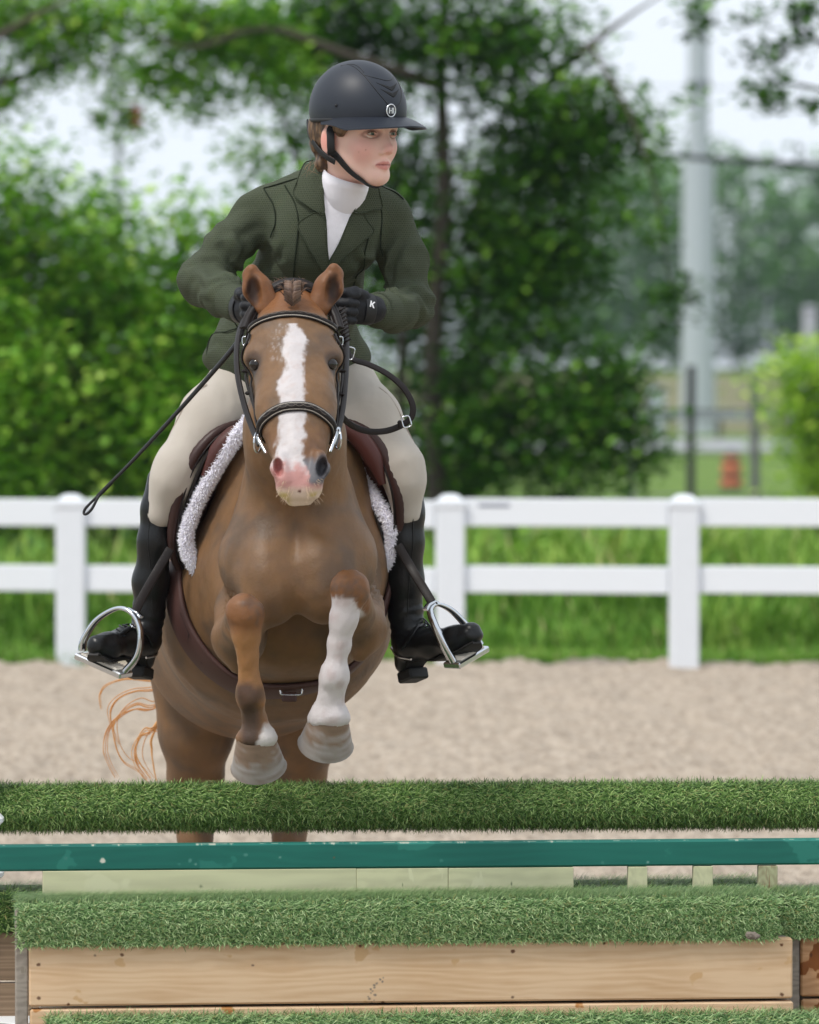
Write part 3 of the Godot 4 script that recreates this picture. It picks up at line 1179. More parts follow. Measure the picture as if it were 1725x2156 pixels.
# ---------------------------------------------------------------- the jump
var turf_mat: StandardMaterial3D

# grass blades standing on a rounded bar: path from a to b, section points with normals
func turf(parent: Node, a: Vector3, b: Vector3, section: Array, per_m: int, length: float, tones: Array, skip := 0.0) -> void:
	var xf := []
	var cs := []
	var x := (b - a).normalized()
	var up := Vector3.UP
	var out := x.cross(up).normalized()
	if out.z < 0.0:
		out = -out
	var total := a.distance_to(b)
	var n := int(total * per_m)
	var arc := [0.0]
	for i in section.size() - 1:
		arc.append(arc[i] + section[i].distance_to(section[i + 1]))
	for i in n:
		var s: float = rng.randf() * arc[-1]
		var k := 0
		while k < section.size() - 2 and arc[k + 1] < s:
			k += 1
		var t: float = (s - arc[k]) / maxf(arc[k + 1] - arc[k], 1e-6)
		var p: Vector2 = section[k].lerp(section[k + 1], t)
		var e: Vector2 = (section[k + 1] - section[k]).normalized()
		var nn := Vector2(e.y, -e.x)
		var along := rng.randf() * total
		var pos := a + x * along + out * p.x + up * p.y
		var nrm := (out * nn.x + up * nn.y).normalized()
		# blades lie every way, most of them combed a little downwards
		var dir := (nrm * rng.randf_range(.35, 1.0) + x * rng.randf_range(-.9, .9) + up * rng.randf_range(-.75, .35)).normalized()
		var sd := dir.cross(nrm + x * .01).normalized()
		var ln := length * rng.randf_range(.55, 1.25)
		var w := length * rng.randf_range(.9, 1.45)
		xf.append(Transform3D(Basis(sd * w, dir * ln, sd.cross(dir) * ln * -1.0), pos))
		# each blade takes one of the fibre dyes at random, wherever it stands on the roll
		var tt := rng.randf() * .999 * (tones.size() - 1)
		cs.append(tones[int(tt)].lerp(tones[int(tt) + 1], tt - int(tt)) if rng.randf() > .05 else lin(150, 150, 92))
	scatter(parent, "turf", blade_mesh, xf, cs, turf_mat, true)

func arc_section(r: float, from: float, to: float, n := 14) -> Array:
	var o := []
	for i in n + 1:
		var a := deg_to_rad(lerpf(from, to, float(i) / n))
		o.append(Vector2(cos(a), sin(a)) * r)
	return o

# a plank with its picture laid from end to end
func plank_mesh(t: Transform3D, size: Vector3, ch := .004) -> ArrayMesh:
	var g := Geo.new()
	g.box(t, size, ch)
	var inv := t.affine_inverse()
	var uv := PackedVector2Array()
	for p in g.vs:
		var q := inv * p
		uv.append(Vector2(q.x / size.x + .5, .5 - (q.y + q.z * .2) / (size.y + size.z * .4)))
	var arr := []
	arr.resize(Mesh.ARRAY_MAX)
	arr[Mesh.ARRAY_VERTEX] = g.vs
	arr[Mesh.ARRAY_NORMAL] = g.ns
	arr[Mesh.ARRAY_TEX_UV] = uv
	arr[Mesh.ARRAY_INDEX] = g.ix
	var m := ArrayMesh.new()
	m.add_surface_from_arrays(Mesh.PRIMITIVE_TRIANGLES, arr)
	return m

# grain, knots, nail holes and stains of one board
func board_picture(w: int, h: int, base: Color, dark: Color, stain: Color, marks: Array, stain_amount: float, sd: int) -> ImageTexture:
	var im := Image.create(w, h, false, Image.FORMAT_RGB8)
	var n := FastNoiseLite.new()
	n.seed = sd
	n.frequency = .01
	n.fractal_octaves = 4
	var fine := FastNoiseLite.new()
	fine.seed = sd + 1
	fine.frequency = .06
	for x in w:
		var near := []
		for mk in marks:
			if absf(x - mk[0] * w) < 50.0:
				near.append(mk)
		for y in h:
			var warp := n.get_noise_2d(x * .22, y * 1.0) * 10.0
			for mk in near:
				var dx: float = (x - mk[0] * w) / 26.0
				var dy: float = y - mk[1] * h
				warp += mk[2] * 4.0 * signf(dy) * exp(-dx * dx - absf(dy) / 14.0)
			var g := sin((y + warp * 2.2) * .55 + n.get_noise_2d(x * .06, 90.0) * 6.0)
			var f := fine.get_noise_2d(x * .12, y * 2.4)
			var c := base.lerp(dark, clampf(.22 + .20 * g + .30 * f + .45 * n.get_noise_2d(x * .5 + 200, y * .9), 0, 1))
			var st := n.get_noise_2d(x * 1.1 + 700, y * 1.4 + 300)
			c = c.lerp(stain, smooth(.55 - stain_amount, .62 - stain_amount, st))
			for mk in near:
				var d := Vector2((x - mk[0] * w), (y - mk[1] * h) * 1.1).length()
				c = c.lerp(mk[4], smooth(mk[3] + 1.2, mk[3] - .8, d + fine.get_noise_2d(x * 3.0, y * 3.0) * 1.5))
			im.set_pixel(x, y, c)
	return ImageTexture.create_from_image(im)

func tex_mat(t: Texture2D, rough := .75) -> StandardMaterial3D:
	var m := mat(Color.WHITE, rough, 0, .35)
	m.albedo_texture = t
	return m

func jump() -> void:
	turf_mat = vmat(.5, .4)
	turf_mat.backlight_enabled = true
	turf_mat.backlight = Color(.1, .14, .05)
	var base_green := mat(srgb(72, 102, 54), .9)
	var dark_t := [lin(48, 80, 34), lin(76, 112, 46), lin(112, 148, 70), lin(176, 200, 128)]
	var pale_t := [lin(58, 92, 48), lin(92, 130, 72), lin(134, 166, 104), lin(192, 212, 158)]
	# -- turf covered pole on top
	var yaw := Basis(Vector3.UP, .05)
	var a := Q(-70, 1699, .455)
	var b := a + yaw.x * 1.98
	var rl := thing("turf_pole", "grass covered pole lying across the top of the jump", "jump pole", (a + b) * .5)
	var g := Geo.new()
	g.sweep(PackedVector3Array([a, b]), ups_of(2, Vector3.UP), circle(.0455, 20))
	part(rl, "pole", g.mesh(), base_green)
	turf(rl, a, b, arc_section(.046, -120, 200, 20), 44000, .0165, dark_t)
	# -- green plank
	yaw = Basis(Vector3.UP, .10)
	var c := Q(862, 1799, .64)
	var green := srgb(33, 106, 95)
	var chips := []
	for i in 12:
		chips.append([rng.randf(), rng.randf_range(.3, .95), 0.0, rng.randf_range(.6, 2.4), [srgb(74, 132, 122), srgb(60, 122, 112), srgb(110, 150, 140), srgb(96, 92, 74)][rng.randi() % 4]])
	chips.append([.145, .52, 0.0, 3.2, srgb(206, 200, 188)])
	var im := board_picture(1024, 40, green, srgb(28, 94, 85), srgb(44, 118, 106), chips, .16, 3).get_image()
	for x in 1024:
		var e := 1.6 + 3.0 * noise2.get_noise_1d(x * .0006) + 1.2 * noise2.get_noise_1d(x * .003)
		for y in 6:
			if y < e:
				im.set_pixel(x, y, srgb(186, 182, 166).lerp(srgb(110, 140, 128), rng.randf() * .6))
		if noise2.get_noise_1d(x * .01 + 50.0) > -.1:
			im.set_pixel(x, 39, srgb(120, 76, 52))
	var pk := MeshInstance3D.new()
	var len := 1.86
	pk.mesh = plank_mesh(Transform3D(), Vector3(len, .0555, .04), .004)
	pk.name = "green_plank"
	pk.material_override = tex_mat(ImageTexture.create_from_image(im), .45)
	pk.transform = Transform3D(yaw, c)
	add_child(pk)
	tag(pk, "dark green painted plank with a chipped top edge", "plank")
	# -- panel of pale green boards under the plank, with open slats beside it
	var pale := srgb(204, 203, 166)
	var pp := thing("slatted_panel", "pale green panel of boards and upright slats under the plank", "jump panel", Q(860, 1900, .6) * Vector3(1, 0, 1))
	var pieces := [[92, 749.6, 0], [750.4, 942.6, 0], [943.4, 1207, 0], [1322, 1362, 0], [1459, 1500, 0], [1596, 1636, 1]]
	for i in pieces.size():
		var q: Array = pieces[i]
		var z0: float = .648 - (q[0] + q[1] - 1725) * .5 / F * 12.2 * .10
		var p0 := Q(q[0], 1827.5 - (q[0] + q[1] - 1725) * .0035, z0)
		var p1 := Q(q[1], 1827, z0)
		var top := p0.y
		var h := top - .02
		var marks := [[.5, .1, 0.0, 1.2, srgb(120, 128, 100)]]
		if i == 0:
			for k in 30:
				marks.append([.2 + k * .012, .215 + .006 * sin(k), 0.0, rng.randf_range(.3, 1.1), srgb(104, 110, 96)])
			marks.append([.95, .16, 0.0, 3.0, srgb(120, 116, 96)])
		elif i == 2:
			marks.append([.14, .2, 0.0, 4.0, srgb(66, 52, 38)])
		var m := tex_mat(board_picture(256, 128, pale if q[2] == 0 else srgb(172, 172, 138), pale.darkened(.14) if q[2] == 0 else srgb(128, 116, 90), pale.lightened(.06) if q[2] == 0 else srgb(136, 104, 78), marks, .1 if q[2] == 0 else .3, 40 + i), .55)
		part(pp, "board" if i < 3 else "slat", plank_mesh(Transform3D(yaw, Vector3((p0.x + p1.x) * .5, .02 + h * .5, p0.z)), Vector3((p1.x - p0.x) / cos(.1), h, .022), .001), m)
	# -- front box: pine boards under a turf lid
	var pine := srgb(216, 186, 152)
	var pine_d := srgb(194, 158, 120)
	var knots := []
	var kd := srgb(92, 56, 34)
	for k in [[.012, .3], [.012, .8], [.085, .18], [.12, .17], [.31, .07], [.43, .07], [.57, .07], [.63, .18], [.75, .07], [.985, .12], [.985, .86], [.63, .86], [.29, .35], [.05, .9], [.46, .92]]:
		knots.append([k[0], k[1], rng.randf_range(.2, .8), rng.randf_range(1.2, 2.6), kd.lerp(srgb(128, 108, 90), rng.randf())])
	for k in 14:
		knots.append([.455 + rng.randf_range(-.008, .006) - k * .0008, .55 + k * .028, 0.0, rng.randf_range(.5, 1.6), srgb(128, 116, 104)])
	var pine_m := tex_mat(board_picture(1024, 96, pine, pine_d, srgb(200, 164, 122), knots, .02, 5), .7)
	var pine_2 := tex_mat(board_picture(1024, 96, pine, pine_d, srgb(176, 122, 72), [[.55, .1, .3, 2.0, kd]], .16, 9), .7)
	var stained := tex_mat(board_picture(256, 96, srgb(190, 150, 112), srgb(150, 106, 70), srgb(122, 72, 34), [[.1, .3, .5, 3.0, kd]], .42, 15), .6)
	var grey_wood := tex_mat(board_picture(64, 256, srgb(150, 142, 132), srgb(112, 104, 96), srgb(132, 124, 112), [], .2, 19), .85)
	var old_wood := tex_mat(board_picture(128, 96, srgb(150, 128, 106), srgb(112, 92, 74), srgb(120, 112, 100), [[.3, .2, .5, 2.0, kd]], .3, 23), .8)
	var bx := thing("turf_box", "pine jump box with a grass lid in front of the green plank", "jump box", Q(868, 2200, .9) * Vector3(1, 0, 1))
	turf_box(bx, 66, 1672, .90, yaw, [pine_m, pine_2], grey_wood, pale_t, 42, 1638, base_green)
	var bx2 := thing("turf_box", "end of a stained pine jump box with a grass lid", "jump box", Q(1760, 2200, .8) * Vector3(1, 0, 1))
	turf_box(bx2, 1682, 1900, .80, yaw, [stained, stained], grey_wood, pale_t, 1642, 1900, base_green)
	# clod of wet sand on the lid
	var clod := Sdf.new()
	for i in 9:
		clod.cone(Q(1585 + rng.randf_range(-13, 13), 1969 + rng.randf_range(-7, 5), .905), rng.randf_range(.003, .006), Q(1585 + rng.randf_range(-14, 14), 1970 + rng.randf_range(-5, 5), .91), .004, .004)
	var cm := mat(srgb(122, 112, 102), .95)
	tri_bump(cm, noise_tex(.08, 128, 8, null, 4, 66), 20.0, 1.0)
	var cn := part(self, "sand_clod", to_mesh([nets(clod, .003)]), cm)
	tag(cn, "clod of grey sand stuck on the edge of the front box", "clod")
	# -- darker box standing behind the panel
	var back := thing("turf_box", "weathered wooden box with dark grass lid behind the slatted panel", "jump box", Q(820, 2150, .42) * Vector3(1, 0, 1))
	a = Q(-90, 1916, .50)
	b = a + yaw.x * 1.78
	g = Geo.new()
	var lid_c := (a + b) * .5
	g.box(Transform3D(yaw, lid_c + yaw * Vector3(0, -.006, -.08)), Vector3(1.78, .09, .2), .012)
	part(back, "lid", g.mesh(), base_green)
	turf(back, a + yaw * Vector3(0, 0, .02), b + yaw * Vector3(0, 0, .02), [Vector2(0, -.05), Vector2(.0, .02), Vector2(-.012, .036), Vector2(-.04, .04), Vector2(-.19, .04)], 17000, .02, dark_t)
	var hgt := lid_c.y - .052
	for i in 2:
		var hh := hgt * .5 - .004
		part(back, "plank", plank_mesh(Transform3D(yaw, Vector3(lid_c.x, .006 + hh * .5 + i * (hh + .006), lid_c.z) + yaw * Vector3(0, 0, .0)), Vector3(1.76, hh, .03), .003), old_wood)
	# -- grass roll on the ground before the box
	yaw = Basis(Vector3.UP, .05)
	a = Q(98, 2188, 1.12)
	a.y = .058
	b = a + yaw.x * 1.8
	rl = thing("turf_roll", "grass covered ground roll before the pine box", "ground pole", Vector3((a.x + b.x) * .5, 0, a.z))
	g = Geo.new()
	g.sweep(PackedVector3Array([a, b]), ups_of(2, Vector3.UP), circle(.046, 20))
	part(rl, "pole", g.mesh(), base_green)
	turf(rl, a, b, arc_section(.05, -100, 190, 20), 22000, .017, pale_t)
	# -- white jump standard, most of it out of view
	var wm := mat(srgb(236, 238, 240), .45)
	c = Q(-42, 1780, .5)
	var st := thing("jump_standard", "white wooden jump standard at the end of the turf pole", "jump standard", Vector3(c.x, 0, c.z))
	g = Geo.new()
	g.box(Transform3D(Basis(), Vector3(c.x, .5, c.z)), Vector3(.05, 1.0, .05), .005)
	part(st, "post", g.mesh(), wm)
	for v in [1726, 1840]:
		g = Geo.new()
		var q := Q(-14, v, .56)
		g.box(Transform3D(Basis(), q), Vector3(.044, .032, .07), .012)
		part(st, "cup", g.mesh(), wm)
	g = Geo.new()
	g.box(Transform3D(Basis(), Vector3(c.x, .02, c.z)), Vector3(.3, .04, .3), .005)
	part(st, "foot", g.mesh(), wm)

func turf_box(bx: Node, u0: float, u1: float, z: float, yaw: Basis, woods: Array, post_wood: Material, tones: Array, lid0: float, lid1: float, base_green: Material) -> void:
	var p0 := Q(u0, 1984, z)
	var p1 := Q(u1, 1984, z)
	var mid := (p0 + p1) * .5
	var z_mid := z - ((u0 + u1) * .5 - 868) / F * 12.0 * .10
	mid = Q((u0 + u1) * .5, 1981 - ((u0 + u1) * .5 - 868) * .0125, z_mid)
	var width := (p1.x - p0.x) / cos(.1)
	var top := mid.y
	# two boards with an open joint, the lower one reaching the ground
	var h1 := .128
	part(bx, "plank", plank_mesh(Transform3D(yaw, Vector3(mid.x, top - h1 * .5, mid.z)), Vector3(width, h1, .034), .004), woods[0])
	var h2 := top - h1 - .007
	part(bx, "plank", plank_mesh(Transform3D(yaw, Vector3(mid.x, .002 + h2 * .5, mid.z) + yaw * Vector3(.002, 0, -.001)), Vector3(width, h2 - .002, .034), .004), woods[1])
	# end post
	var e := yaw * Vector3(-width * .5 - .0145, 0, -.012)
	part(bx, "corner_post", plank_mesh(Transform3D(yaw, Vector3(mid.x, (top + .075) * .5, mid.z) + e), Vector3(.026, top + .073, .05), .003), post_wood)
	e = yaw * Vector3(width * .5 + .001, 0, -.14)
	part(bx, "side_board", plank_mesh(Transform3D(yaw * Basis(Vector3.UP, PI / 2), Vector3(mid.x, top * .5, mid.z) + yaw * Vector3(width * .5 - .014, 0, -.12)), Vector3(.2, top - .004, .024), .003), post_wood)
	part(bx, "back_board", plank_mesh(Transform3D(yaw, Vector3(mid.x, top * .5, mid.z) + yaw * Vector3(0, 0, -.235)), Vector3(width - .06, top - .004, .024), .003), post_wood)
	# lid
	var x0 := Q(lid0, 1984, z).x
	var x1 := Q(lid1, 1984, z).x
	var lw := (x1 - x0) / cos(.1)
	var lc := Vector3((x0 + x1) * .5, top + .043, mid.z - ((x0 + x1) * .5 - mid.x) * tan(.1))
	var g := Geo.new()
	g.box(Transform3D(yaw, lc + yaw * Vector3(0, 0, -.10)), Vector3(lw, .084, .264), .02)
	part(bx, "lid", g.mesh(), base_green)
	turf(bx, lc + yaw * Vector3(-lw * .5, 0, 0), lc + yaw * Vector3(lw * .5, 0, 0), [Vector2(.026, -.044), Vector2(.032, .0), Vector2(.029, .028), Vector2(.012, .043), Vector2(-.02, .045), Vector2(-.2, .045)], 52000, .0145, tones)

# ---------------------------------------------------------------- the horse
var body_sdf := Sdf.new()
var head_sdf := Sdf.new()
var horse_node: Node3D

func add_chain(s: Sdf, pts: Array, k: float) -> void:
	# each point: u, v, z, r in sheet units
	for i in pts.size() - 1:
		var a: Array = pts[i]
		var b: Array = pts[i + 1]
		s.cone(Q(a[0], a[1], a[2]), R(a[3], a[2]), Q(b[0], b[1], b[2]), R(b[3], b[2]), k)
func ball(s: Sdf, u: float, v: float, z: float, ru: float, rv: float, rz: float, k: float, basis := Basis.IDENTITY, cut := false) -> void:
	s.ell(Q(u, v, z), Vector3(R(ru, z), R(rv, z), R(rz, z)), k, basis, cut)

func horse_shape() -> void:
	var s := body_sdf
	# trunk
	add_chain(s, [[612, 1012, .08, 132], [585, 1045, -.3, 150]], .06)
	add_chain(s, [[617, 1205, .17, 180], [580, 1272, -.07, 240], [532, 1320, -.56, 225], [508, 1340, -.85, 188]], .06)
	add_chain(s, [[590, 1298, .22, 120], [655, 1298, .22, 120]], .10)
	# breast
	add_chain(s, [[564, 1182, .40, 104], [692, 1182, .40, 104]], .04)
	ball(s, 570, 1228, .485, 66, 92, 60, .035)
	ball(s, 682, 1222, .485, 66, 94, 60, .035)
	# shoulders
	add_chain(s, [[598, 1000, .10, 124], [528, 1190, .12, 108]], .06)
	add_chain(s, [[642, 1000, .10, 122], [714, 1185, .12, 95]], .06)
	# neck
	add_chain(s, [[626, 1070, .34, 125], [620, 910, .52, 90], [616, 760, .67, 74]], .08)
	# forelegs: upper arm, forearm, knee, cannon, fetlock, pastern
	add_chain(s, [[508, 1285, .34, 58], [503, 1350, .40, 52]], .035)
	add_chain(s, [[506, 1340, .42, 50], [514, 1292, .64, 33]], .03)
	add_chain(s, [[487, 1335, .44, 36], [503, 1400, .44, 20]], .03)
	ball(s, 515, 1284, .67, 40, 35, 34, .018)
	add_chain(s, [[516, 1296, .668, 36], [519, 1340, .66, 26], [523, 1384, .65, 20], [526, 1440, .635, 25]], .02)
	ball(s, 528, 1467, .63, 31, 27, 33, .02)
	add_chain(s, [[531, 1482, .62, 24], [536, 1514, .61, 22], [540, 1540, .60, 34]], .02)
	ball(s, 539, 1556, .592, 46, 24, 44, .02)
	add_chain(s, [[758, 1280, .34, 52], [764, 1330, .40, 48]], .035)
	add_chain(s, [[760, 1320, .42, 46], [740, 1246, .64, 33]], .03)
	add_chain(s, [[770, 1310, .44, 36], [757, 1376, .44, 15]], .03)
	ball(s, 738, 1234, .67, 40, 37, 34, .018)
	add_chain(s, [[735, 1250, .668, 36], [724, 1308, .66, 26], [714, 1360, .65, 20], [706, 1406, .64, 27]], .02)
	ball(s, 705, 1428, .635, 33, 28, 33, .02)
	add_chain(s, [[702, 1444, .625, 25], [697, 1468, .62, 24], [694, 1490, .61, 36]], .02)
	ball(s, 693, 1512, .602, 46, 26, 44, .02)
	# hind legs
	add_chain(s, [[410, 1410, -.70, 96], [414, 1540, -.72, 76], [412, 1640, -.80, 55], [410, 1700, -.88, 42], [411, 1760, -.86, 33], [412, 1900, -.82, 27], [412, 1948, -.80, 33], [412, 2004, -.74, 29]], .03)
	add_chain(s, [[640, 1430, -.70, 92], [642, 1540, -.72, 72], [630, 1640, -.80, 52], [615, 1700, -.88, 42], [609, 1760, -.86, 31], [605, 1900, -.82, 26], [605, 1948, -.80, 32], [605, 2004, -.74, 28]], .03)
	# head
	s = head_sdf
	var nface := Vector3(0, .53, .85)
	s.flat_cone(Q(616, 725, .83), R(92, .83), Q(624, 860, .945), R(78, .945), nface, 1.35, .03)
	s.flat_cone(Q(624, 860, .945), R(76, .945), Q(629, 985, 1.035), R(50, 1.035), nface, 1.3, .03)
	add_chain(s, [[616, 680, .74, 74], [616, 800, .74, 70]], .04)
	ball(s, 545, 752, .855, 32, 26, 32, .02)
	ball(s, 690, 750, .855, 32, 26, 32, .02)
	add_chain(s, [[566, 800, .79, 44], [603, 950, .97, 28]], .03)
	add_chain(s, [[674, 800, .79, 44], [655, 950, .97, 28]], .03)
	add_chain(s, [[618, 850, .78, 58], [630, 1030, 1.0, 34]], .03)
	# nose bone, cheek crests
	add_chain(s, [[618, 760, .895, 40], [627, 950, 1.032, 30]], .03)
	add_chain(s, [[548, 820, .86, 10], [572, 880, .93, 8]], .025)
	add_chain(s, [[692, 820, .86, 10], [676, 880, .93, 8]], .025)
	# muzzle
	ball(s, 631, 1005, 1.035, 49, 44, 50, .02)
	add_chain(s, [[591, 964, 1.062, 15], [588, 985, 1.075, 16], [600, 1010, 1.078, 15]], .014)
	add_chain(s, [[672, 962, 1.062, 15], [676, 985, 1.075, 16], [663, 1012, 1.078, 15]], .014)
	add_chain(s, [[609, 1030, 1.062, 24], [653, 1030, 1.062, 24]], .018)
	add_chain(s, [[615, 1052, 1.05, 13], [648, 1051, 1.05, 13]], .008)
	# nostrils, eye sockets, mouth
	ball(s, 586, 983, 1.100, 11, 22, 42, .005, Basis(Vector3(0, 0, 1), .22), true)
	ball(s, 679, 983, 1.100, 13, 25, 44, .005, Basis(Vector3(0, 0, 1), -.2), true)
	for e in [[532, 769, -.25], [704, 767, .25]]:
		var p := hit(s, e[0], e[1])
		var n := (s.grad(p) + Vector3(0, 0, .25)).normalized()
		eye_at.append(p - n * .0155)
		var x := Vector3.UP.cross(n).normalized().rotated(n, e[2])
		s.ell(p + n * .005, Vector3(.0205, .0110, .0160), .006, Basis(x, n.cross(x), n), true)

func smooth(a: float, b: float, x: float) -> float:
	return smoothstep(a, b, x)

# coordinates on the horse's face: x metres across from the middle line, y 0 at the poll to 1 at the lip
func face_at(p: Vector3) -> Vector2:
	var a := Q(616, 640, .85)
	var b := Q(631, 1060, 1.07)
	var y := (p.y - a.y) / (b.y - a.y)
	return Vector2(p.x - lerpf(a.x, b.x, y), y)

func coat(p: Vector3) -> Color:
	var n := noise.get_noise_3dv(p)
	var f := noise2.get_noise_3dv(p * Vector3(1.0, .35, 1.0))
	var a := lin(130, 99, 70)
	var b := lin(111, 89, 70)
	var c := lin(142, 106, 71)
	var r := a.lerp(b, smooth(-.1, .5, n)).lerp(c, .6 * smooth(.0, .6, -n))
	return r * (1.0 + f * .10)

func head_paint(p: Vector3, n: Vector3) -> Color:
	var q := face_at(p)
	var c := coat(p)
	var ragged := noise2.get_noise_3dv(p * Vector3(1.6, .6, .6)) * .006 + noise.get_noise_3dv(p * 3.0) * .007
	var chestnut := lin(140, 88, 48)
	# chestnut at the poll and beside the nose
	c = c.lerp(chestnut, .75 * smooth(.1, .0, q.y) + .35 * smooth(.55, .75, q.y) * smooth(.9, .8, q.y))
	# grey round the eyes
	for e in [Q(534, 768, .89), Q(702, 766, .89)]:
		var de: float = (p - e).length()
		c = c.lerp(lin(46, 36, 32), .92 * smooth(.036, .020, de))
		var dt: float = (p - e - Vector3(0, .034, 0)).length()
		c = c.lerp(lin(108, 86, 70), .5 * smooth(.05, .02, dt))
	# blaze: half widths and middle line along the face
	var ys := [0.098, 0.143, 0.183, 0.245, 0.29, 0.336, 0.398, 0.488, 0.569, 0.64, 0.702, 0.776]
	var left := [0.0065, 0.0111, 0.0187, 0.0277, 0.0184, 0.019, 0.035, 0.0323, 0.0315, 0.0376, 0.0415, 0.0456]
	var right := [0.0105, 0.0199, 0.0272, 0.0243, 0.0186, 0.016, 0.021, 0.0197, 0.0185, 0.0174, 0.0135, 0.0124]
	var mid := [0.0, 0.0, 0.0, 0.0, 0.0, 0.0, 0.0, 0.0, 0.0, 0.0, 0.0, 0.0]
	var xl := -1.0
	var xr := -1.0
	if q.y > ys[0] and q.y < ys[-1] + .001:
		for i in ys.size() - 1:
			if q.y >= ys[i] and q.y < ys[i + 1]:
				var t: float = (q.y - ys[i]) / (ys[i + 1] - ys[i])
				var m: float = lerpf(mid[i], mid[i + 1], t)
				xl = m - lerpf(left[i], left[i + 1], t)
				xr = m + lerpf(right[i], right[i + 1], t)
	var white := lin(214, 209, 211)
	white = white.lerp(lin(206, 192, 190), .6 * smooth(.0, .6, noise2.get_noise_3dv(p * .8)))
	if xl > -1.0:
		var w := smooth(xl - .005 + ragged, xl + .005 + ragged, q.x) * smooth(xr + .005 + ragged, xr - .005 + ragged, q.x)
		c = c.lerp(white, w)
		# loose white hairs beside the star
		if q.y > .1 and q.y < .3:
			var loose := smooth(.0, .5, noise2.get_noise_3dv(p * Vector3(3, 1, 1))) * smooth(.03, .008, absf(q.x - xl + .010)) * float(q.x < xl)
			c = c.lerp(white, loose * .32)
	# pink and grey muzzle
	if q.y > .74:
		var pink := lin(204, 152, 148)
		var mz := smooth(.745, .775, q.y + ragged * 2.0)
		var side := q.x - .017 + ragged * 1.2
		var grey := lin(112, 112, 118)
		var lips := lin(226, 206, 190)
		var sk := white.lerp(pink, smooth(.775, .85, q.y + noise.get_noise_3dv(p * 4.0) * .05))
		sk = sk.lerp(lips, smooth(.90, .95, q.y + ragged))
		sk = sk.lerp(lin(196, 178, 92), smooth(.93, .96, q.y) * smooth(.012, .03, absf(q.x)) * smooth(-.1, .3, noise.get_noise_3dv(p * 2.5 + Vector3(3, 0, 0))) * .8)
		var gr := smooth(.0, .006, side + (q.y - .84) * -.05) * smooth(.92, .89, q.y)
		var kp := smooth(.80, .755, q.y + ragged * 2.0 - absf(q.x) * .25) * smooth(.012, .018, q.x + ragged)
		kp = maxf(kp, smooth(.80, .755, q.y + ragged * 2.0 - absf(q.x) * .3) * smooth(-.034, -.040, q.x + ragged))
		sk = sk.lerp(grey, gr)
		c = c.lerp(sk, mz * (1.0 - kp))
		# dark spot on the lip
		c = c.lerp(lin(90, 40, 35), smooth(.004, .002, (p - hit_lip).length()))
		# inside of the nostrils: grey skin on one side, deep pink on the other
		var dl: float = ((p - Q(586, 983, 1.08)) * Vector3(1.6, .75, .5)).length()
		c = c.lerp(lin(186, 112, 108), .8 * smooth(.020, .010, dl))
		var dr: float = ((p - Q(679, 983, 1.08)) * Vector3(1.4, .7, .5)).length()
		c = c.lerp(lin(72, 72, 78), .9 * smooth(.026, .014, dr))
	return c
var hit_lip := Vector3.ZERO
var eye_at := []

func body_paint(p: Vector3, _n: Vector3) -> Color:
	var c := coat(p)
	var f := noise2.get_noise_3dv(p)
	var g := noise.get_noise_3dv(p * 2.0)
	if p.z > .5 and p.y < 1.12:
		var kl := Q(515, 1288, .70)
		var kr := Q(738, 1238, .70)
		var chest_nut := lin(136, 92, 57).lerp(lin(112, 84, 64), smooth(-.1, .5, g + f * .5))
		var low_l := smooth(kl.y - .03, kl.y - .06, p.y + f * .01)
		if p.x < Q(630, 1300, .6).x:
			c = c.lerp(chest_nut, smooth(.075, .05, (p - kl).length() + f * .012))
			var tan := lin(152, 112, 72).lerp(lin(176, 126, 80), .5 + .5 * f)
			c = c.lerp(tan, low_l * smooth(.53, .58, p.z))
			var fet := Q(524, 1466, .65)
			c = c.lerp(lin(74, 56, 46), .9 * smooth(.045, .02, (p - fet).length() + g * .01))
			var pas := smooth(Q(528, 1478, .6).y, Q(528, 1492, .6).y, p.y) * low_l
			c = c.lerp(lin(80, 62, 52).lerp(lin(150, 110, 74), smooth(.0, .03, absf(p.x - Q(528, 1500, .6).x) - .008)), pas)
			var patch := smooth(-.004, .004, (p.x - Q(551, 1540, .6).x) + (Q(551, 1540, .6).y - p.y) * .25 + f * .006 + g * .006) * smooth(Q(540, 1518, .6).y, Q(540, 1530, .6).y, p.y + g * .012)
			c = c.lerp(lin(222, 218, 216), patch)
		else:
			var cap := smooth(.0, .01, (p.y - Q(738, 1262, .68).y) + maxf(0.0, p.x - Q(741, 1260, .68).x) * 1.5 + f * .008)
			var white := lin(216, 211, 213).lerp(lin(204, 192, 192), smooth(.1, .6, g))
			var on_leg := smooth(.585, .61, p.z)
			c = c.lerp(chest_nut, smooth(.085, .055, (p - kr).length() + f * .01))
			c = c.lerp(white.lerp(chest_nut, cap), on_leg * float(p.y < kr.y + .05) * smooth(.02, .0, absf(p.x - lerpf(kr.x, Q(696, 1500, .6).x, clampf((kr.y - p.y) / .27, 0, 1))) - .055))
			c = c.lerp(lin(170, 150, 142), .5 * smooth(.016, .006, (p - Q(716, 1440, .66)).length()))

	return c

func fold(p: Vector3, a: Vector3, dir: Vector3, wave: float, reach: float) -> float:
	var d := p - a
	var w := smooth(reach, reach * .3, d.length())
	return sin(d.dot(dir) / wave * TAU) * w

